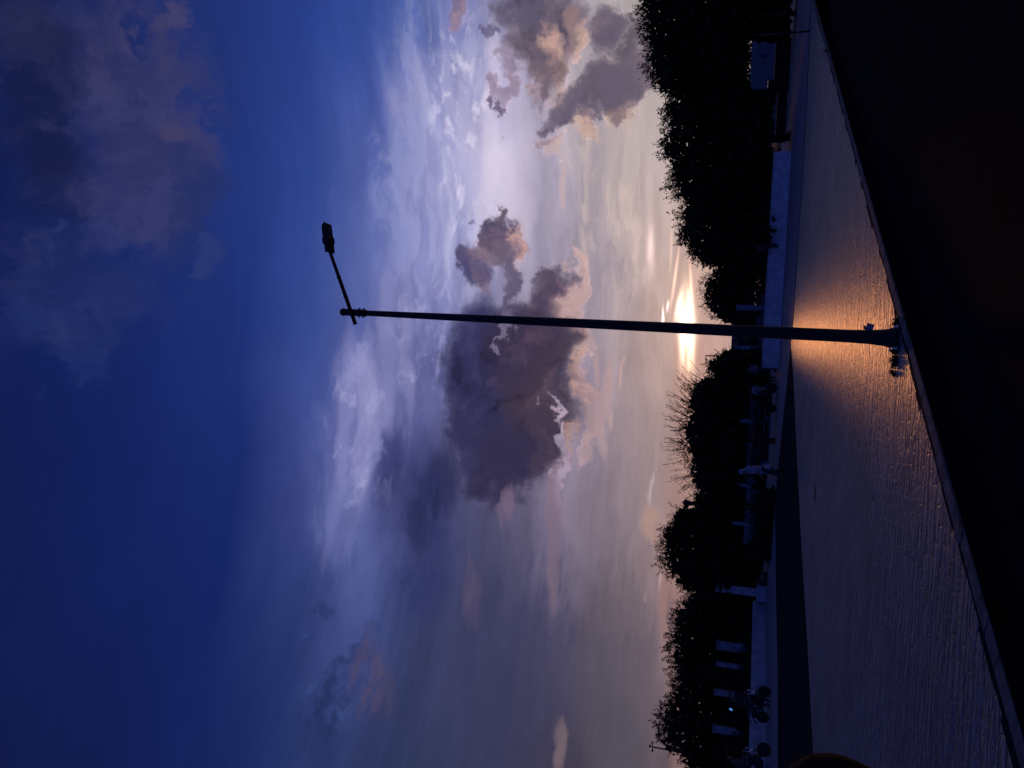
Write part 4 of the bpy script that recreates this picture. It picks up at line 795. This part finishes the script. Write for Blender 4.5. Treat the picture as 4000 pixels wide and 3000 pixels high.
    for S in 'lr':
        hp, kn, an = J['hp_'+S], J['kn_'+S], J['an_'+S]; cap(g, pv, hp, .12, .10); cap(g, hp, kn, .104, .074); cap(g, kn, an+Vector((0,0,.03)), .074, .06)
    remesh(g, 'trousers', M[bottom], e, vox*1.1)
    for S in 'lr':
        g = MB(); an, to = J['an_'+S], J['to_'+S]; cap(g, an+Vector((0,0,-.035)), to, .047, .037); cap(g, an+Vector((0,0,-.035)), an+Vector((0,0,.0)), .047, .045); remesh(g, 'shoe', M[shoes], e, .012, 1)
    return e
def standing(h=1.7, **k):
    s = h/1.7; J = dict(head=(0,.02,1.58), neck=(0,0,1.42), chest=(0,0,1.22), pevis=(0,0,.94))
    J = dict(head=(0,.03,1.59), look=(0,1,-.1), neck=(0,0,1.43), chest=(0,.01,1.2), pelvis=(0,0,.93), sh_l=(-.18,0,1.4), sh_r=(.18,0,1.4), el_l=(-.23,-.02,1.12), el_r=(.23,-.02,1.12), wr_l=(-.23,.06,.88), wr_r=(.23,.06,.88),
             hp_l=(-.09,0,.9), hp_r=(.09,0,.9), kn_l=(-.11,.02,.49), kn_r=(.11,.02,.49), an_l=(-.11,-.02,.09), an_r=(.11,-.02,.09), to_l=(-.13,.14,.035), to_r=(.13,.14,.035))
    J.update(k); return {a: (tuple(v*s for v in b) if a not in ('look','hand_l','hand_r') else b) for a, b in J.items()}
def sitting(seat=.45, lean=.1, **k):
    z = seat+.1; J = dict(head=(0,lean*1.6+.02,z+.68), look=(0,1,-.15), neck=(0,lean*1.2,z+.5), chest=(0,lean*.7,z+.28), pelvis=(0,0,z), sh_l=(-.18,lean*1.2,z+.46), sh_r=(.18,lean*1.2,z+.46), el_l=(-.24,.1,z+.2), el_r=(.24,.1,z+.2), wr_l=(-.13,.32,z+.12), wr_r=(.13,.32,z+.12),
             hp_l=(-.1,.02,z), hp_r=(.1,.02,z), kn_l=(-.14,.44,z+.03), kn_r=(.14,.44,z+.03), an_l=(-.13,.47,max(.09, z-.40)), an_r=(.13,.47,max(.09, z-.40)), to_l=(-.14,.63,max(.04, z-.45)), to_r=(.14,.63,max(.04, z-.45)))
    J.update(k); return J
# walking man in white
mx, my = gnd(3098, 1846)
person((mx, my, .01), math.radians(115), standing(1.72, head=(.0,.13,1.56), look=(0,1,-.35), neck=(0,.05,1.42), el_l=(-.22,.13,1.13), wr_l=(-.2,.33,.95), el_r=(.24,-.1,1.14), wr_r=(.24,-.05,.88), kn_l=(-.1,.13,.5), an_l=(-.1,.14,.1), to_l=(-.11,.31,.035), kn_r=(.1,.0,.5), an_r=(.1,-.26,.15), to_r=(.11,-.12,.035)),
       'man in a long white shirt and dark trousers walking along the side road', 'white_cloth', 'dark_cloth', scarf='white_cloth', vox=.009, long_shirt=.16, sleeves=.95)
# foreground neighbour: only a shoulder reaches into the picture
SX = at(3172, 2915, 1.12)
def near_person():
    e = person((SX.x-.272, 1.12, -.12), math.radians(8), standing(1.68, el_r=(.10,.12,1.12), wr_r=(-.05,.3,1.05), sh_r=(.185,0,1.4), el_l=(-.22,.02,1.1), wr_l=(-.08,.26,1.0), head=(0,.04,1.6)),
       'person in a dark shirt close at the left edge, only one shoulder in view', 'shirt_knit', 'dark_cloth', vox=.009, sleeves=1.0)
    e.location.z += SX.z-(1.4*1.68/1.7+.045-.13); return e
near_person()
# sitting on the planter wall
q = gnd(3080, 965); nA, nB = Vector((*wr0, 0)), Vector((*wr1, 0)); dw = (nB-nA).normalized(); tt = ((965-590)/(1440-590)); 
def on_wall(py, off=.12):
    best = min((abs(pixy(nA+(nB-nA)*s)-py), s) for s in [i/400 for i in range(401)])[1]; p = nA+(nB-nA)*best; n = Vector((-dw.y, dw.x, 0)); n = n if n.y > 0 else -n; return p+n*off
def pixy(p):
    v = np.array(p)-[0,0,EYE]; return 1500-FPX*(v@_Rc)/(v@_F)
wa = math.atan2(dw.y, dw.x)+math.pi*0
face = math.atan2(-1, 0)   # towards the viewer
p = on_wall(966, .05); person((p.x, p.y, 0), math.pi+.12, sitting(.93, .06, an_l=(-.03,.36,.62), an_r=(.05,.38,.60), to_l=(-.03,.5,.54), to_r=(.05,.52,.52), kn_l=(-.1,.36,1.02), kn_r=(.1,.36,1.02)), 'person in dark clothes sitting on the long white wall with legs hanging down', 'brown_cloth', 'dark_cloth')
GP = 'people gathered round the motorcycle'
p = on_wall(1437, .05); person((p.x-.1, p.y+.02, 0), math.pi-.5, sitting(.93, .16, an_l=(-.1,.4,.55), an_r=(.1,.42,.53), to_l=(-.1,.54,.47), to_r=(.1,.56,.45), kn_l=(-.12,.38,1.0), kn_r=(.12,.38,1.0)), 'person in a pale grey top hunched on the left end of the long white wall', 'dim_cloth' if 'dim_cloth' in M else 'brown_cloth', 'dark_cloth', group=GP)
def put(px, py, rz, J, label, **k): x, Y = gnd(px, py); return person((x, Y, .002), rz, J, label, **k)
put(3028, 1481, math.pi+.5, standing(1.66), 'standing person in dark clothes with a pale collar, right of the parked motorcycle group', top='dark_cloth', group=GP)
put(3022, 1503, math.pi-.3, standing(1.74, el_l=(-.26,.05,1.15), wr_l=(-.1,.22,1.15)), 'tall standing person in dark clothes directly behind the patterned shirt', top='brown_cloth', group=GP)
put(3028, 1527, math.pi+.15, standing(1.60, el_r=(.27,.06,1.12), wr_r=(.16,.26,1.0)), 'person in a pale patterned shirt standing by the motorcycle front wheel', top='pattern_cloth', group=GP)
# ================================================================== motorcycles
def motorcycle(loc, rz, label, group='motorcycles parked by the walls'):
    """nose towards +x"""
    e = empty('motorcycle', loc, rz); tag(e, label, 'motorcycle', group)
    for x in (-.60, .62):
        g = MB(); prof = [(.215+.055*math.cos(a), .055*math.sin(a)) for a in [math.pi*2*k/10 for k in range(11)]]; g.lathe((x,0,.27), prof, 28, 'Y'); w = g.build('wheel', M['tyre'], e)
        g = MB(); g.lathe((x,0,.27), [(.0,-.03),(.12,-.03),(.17,-.02),(.17,.02),(.12,.03),(0,.03)], 28, 'Y')
        for k in range(5):
            a = 2*math.pi*k/5; g.tube([(x,0,.27),(x+.17*math.cos(a),0,.27+.17*math.sin(a))], .022, 6)
        g.lathe((x,0,.27), [(0,-.06),(.045,-.06),(.045,.06),(0,.06)], 12, 'Y'); g.build('rim', M['dark_metal'], w)
    g = MB(); g.tube([(.64,.06,.29),(.47,.06,.82),(.43,.05,.95)], [.022,.024,.024], 8); g.tube([(.64,-.06,.29),(.47,-.06,.82),(.43,-.05,.95)], [.022,.024,.024], 8); g.build('fork', M['chrome'], e)
    g = MB(); g.tube([(.44,0,.86),(.15,0,.5),(-.1,0,.36),(-.35,0,.42),(-.5,0,.66),(.35,0,.80)], .025, 8); g.tube([(-.35,.09,.42),(-.62,.09,.29)], .022, 6); g.tube([(-.35,-.09,.42),(-.62,-.09,.29)], .022, 6); g.build('frame', M['dark_metal'], e)
    g = MB(); g.box((.0,0,.40), (.46,.22,.30)); g.box((.3,0,.5),(.16,.3,.3)); g.box((-.45,0,.62),(.4,.24,.22)); g.tube([(.08,0,.46),(.16,0,.62)], [.09,.08], 10); g.build('engine', M['dark_metal'], e, bevel=.015)
    g = MB(); g.tube([(.1,.09,.4),(.02,.12,.27),(-.45,.13,.27),(-.75,.13,.34)], [.022,.025,.04,.045], 10); g.build('exhaust', M['dark_metal'], e)
    g = MB(); g.tube([(-.08,0,.74),(.02,0,.80),(.2,0,.83),(.34,0,.78)], [.09,.135,.14,.06], 14, flat=.85); g.build('tank', M['bike_paint'], e)
    g = MB(); g.tube([(-.02,0,.78),(-.2,0,.76),(-.5,0,.80),(-.78,0,.84)], [.09,.12,.115,.06], 12, flat=.45); g.build('seat', M['vinyl'], e)
    g = MB(); g.tube([(.88,0,.50),(.78,0,.58),(.64,0,.61),(.5,0,.56)], [.05,.06,.06,.05], 8, flat=.3); g.build('front_mudguard', M['bike_paint'], e)
    g = MB(); g.tube([(-.4,0,.6),(-.62,0,.66),(-.85,0,.6),(-.95,0,.48)], [.07,.075,.075,.06], 8, flat=.3); g.build('rear_mudguard', M['bike_paint'], e)
    g = MB(); g.tube([(.36,.34,1.0),(.4,.2,1.03),(.43,0,.97),(.4,-.2,1.03),(.36,-.34,1.0)], .014, 8); h = g.build('handlebar', M['dark_metal'], e)
    for s in (-1, 1):
        g = MB(); g.tube([(.37,s*.3,1.0),(.31,s*.36,1.0)], .02, 8); g.build('grip', M['vinyl'], h)
        g = MB(); g.tube([(.4,s*.24,1.02),(.42,s*.3,1.17)], .006, 6); g.ell((.42,s*.31,1.21), (.02,.06,.04), 12, 8); g.build('mirror', M['dark_metal'], h)
    g = MB(); g.ell((.52,0,.88), (.08,.095,.095), 14, 10); hl = g.build('headlight', M['bike_paint'], e); g = MB(); g.ell((.575,0,.88), (.035,.075,.075), 14, 8); g.build('lens', M['lens'], hl)
    g = MB(); g.ell((-.9,0,.72), (.05,.06,.04), 10, 6); g.build('tail_light', M['red_plastic'], e)
    g = MB(); g.tube([(-.1,.14,.28),(-.02,.3,.02)], .012, 6); g.build('side_stand', M['dark_metal'], e)
    return e
x, Y = gnd(3034, 1556); motorcycle((x, Y, .002), .12, 'parked motorcycle seen from the side among the people, left of the big lamp post'); r1 = (x, Y)
person((x-.18, Y, .002), .12-math.pi/2, sitting(.72, .14, wr_l=(-.28,.5,1.02), wr_r=(.28,.5,1.02), el_l=(-.27,.28,.98), el_r=(.27,.28,.98), kn_l=(-.2,.36,.72), kn_r=(.2,.36,.72), an_l=(-.2,.2,.34), an_r=(.2,.2,.34), to_l=(-.2,.34,.29), to_r=(.2,.34,.29)), 'rider in dark clothes sitting on the motorcycle among the people', group=GP)
x, Y = gnd(3008, 2757); motorcycle((x, Y, .002), -.25, 'dark motorcycle with a rider in front of the low white wall at the left')
person((x-.15, Y, .002), -.25-math.pi/2, sitting(.72, .1, wr_l=(-.28,.5,1.02), wr_r=(.28,.5,1.02), el_l=(-.27,.28,.98), el_r=(.27,.28,.98), kn_l=(-.2,.36,.72), kn_r=(.2,.36,.72), an_l=(-.2,.2,.34), an_r=(.2,.2,.34), to_l=(-.2,.34,.29), to_r=(.2,.34,.29)), 'dark figure seated on the motorcycle by the low left wall', group=None)
ph = at(2855, 2771, Y-.5); px = ph.x; J = standing(1.68, el_r=(.25,.06,1.2), wr_r=(.08,.22,1.44), hand_r=(-.1,.2,1))
e = person((px+.10, Y+.65, .002), math.pi+.1, J, 'standing dark figure holding up a lit phone behind the left motorcycle')
g = MB(); g.box((0,0,0), (.085,.012,.15)); s_ = g.build('phone', M['dark_metal'], bevel=.003); s_.location = at(2855, 2771, Y+.40); s_.rotation_euler = (0,.35,.1); tag(s_, 'glowing phone held up by the standing figure at the left', 'phone')
g = MB(); g.box((0,-.0085,0), (.075,.003,.135)); g.build('screen', M['phone_glow'], s_)
x, Y = gnd(3010, 2975); motorcycle((x-.25, Y, .002), .15, 'dark motorcycle cut by the left edge of the picture, nose to the right')
person((x-.5, Y+.05, .002), .15-math.pi/2, sitting(.72, .16, wr_l=(-.28,.5,1.02), wr_r=(.28,.5,1.02), el_l=(-.27,.28,.98), el_r=(.27,.28,.98), kn_l=(-.2,.36,.72), kn_r=(.2,.36,.72), an_l=(-.2,.2,.34), an_r=(.2,.2,.34), to_l=(-.2,.34,.29), to_r=(.2,.34,.29)), 'dark figure leaning over the motorcycle at the left edge', top='brown_cloth')
# bench with people sitting in a row
a, b = at(2970, 1635, 58), at(2970, 1810, 58); e = empty('stone_bench', ((a.x+b.x)/2, 58.1, 0)); tag(e, 'long low stone bench under the seated row of people by the boundary wall', 'bench'); L = abs(a.x-b.x)+.6
g = MB(); g.box((0,.05,.42), (L,.5,.08)); g.build('seat', M['dim_paint'], e, bevel=.015)
for k in (-.42,0,.42): g = MB(); g.box((k*L,.05,.19), (.35,.4,.382)); g.build('support', M['dim_paint'], e, bevel=.01)
GB = 'people sitting in a row on the stone bench'
for i, (py, top, lab, ln) in enumerate([(1650,'dark_cloth','first seated person from the right on the bench, below the slim pale pillar',.12),(1686,'dark_cloth','second seated person from the right on the bench, leaning well forward',.3),(1713,'brown_cloth','third seated person from the right on the bench, sitting upright',.05),(1752,'dark_cloth','fourth seated person from the right on the bench',.15),(1782,'brown_cloth','seated person at the left end of the bench, nearest the walking man',.12)]):
    q = at(2970, py, 58); person((q.x, 58.0, .002), math.pi+random.uniform(-.5,.5), sitting(.46, ln), lab, top=top, bottom='dark_cloth', group=GB, vox=.015, shoes='white_cloth' if i == 1 else 'dark_cloth')
# ================================================================== litter
def leaf_litter(px, py, s, rz, label, z=.014, mt='leaf_red'):
    x, Y = gnd(px, py); g = MB(); n = 8; vs = []; 
    for k in range(n+1):
        t = k/n; w = .34*s*math.sin(math.pi*t)**.8; c = .22*s*math.sin(math.pi*t); vs += [(t*s-.5*s, -w/2, c), (t*s-.5*s, 0, c*.6), (t*s-.5*s, w/2, c)]
    fs = [];
    for k in range(n): fs += [(k*3,k*3+3,k*3+4,k*3+1),(k*3+1,k*3+4,k*3+5,k*3+2)]
    g.add(vs, fs); o = g.build('fallen_leaf', M[mt]); o.location = (x, Y, z); o.rotation_euler = (0,0,rz); tag(o, label, 'fallen leaf', 'curled dry leaves lying on the ground'); return o
LL = 'small curled dry leaf lying on the paved plaza'
for px, py, lab in [(3174,1229,'small curled leaf on the lit pavers, farthest one right of the lamp pole'),(3263,1345,'small dry leaf on the lit pavers just left of the lamp pole'),(3370,1080,'small dry leaf on the pavers right of the lamp foot, near the kerb'),(3205,1560,'small dark leaf on the pavers in front of the motorcycle group'),
        (3238,1990,'small dry leaf on the pavers close to the crooked twig'),(3320,2230,'lone dry leaf on the shaded pavers in front of the gate pillar'),(3300,760,'small dry leaf on the pavers in front of the long white wall'),(3420,1950,'dry leaf on the shaded pavers beside the gutter, left of the lamp foot')]:
    leaf_litter(px, py, rng.uniform(.06,.1), rng.uniform(0,6.28), lab)
leaf_litter(3640, 1336, .09, .6, 'curled leaf on the dark road just left of the lamp foot', RZ+.01); leaf_litter(3582, 1080, .07, 2.1, 'curled leaf on the dark road right of the lamp foot', RZ+.01)
x, Y = gnd(3188, 1925); g = MB(); g.tube([(-.3,0,.02),(-.12,.04,.03),(.08,.0,.02),(.3,.05,.03)], [.012,.014,.012,.006], 6); g.tube([(-.05,.03,.03),(.03,.14,.03)], [.009,.004], 5); o = g.build('fallen_twig', M['bark']); o.scale = (.62,.8,.7); o.location = (x, Y, .0); tag(o, 'crooked dark twig lying on the pavers in front of the walking man', 'twig')
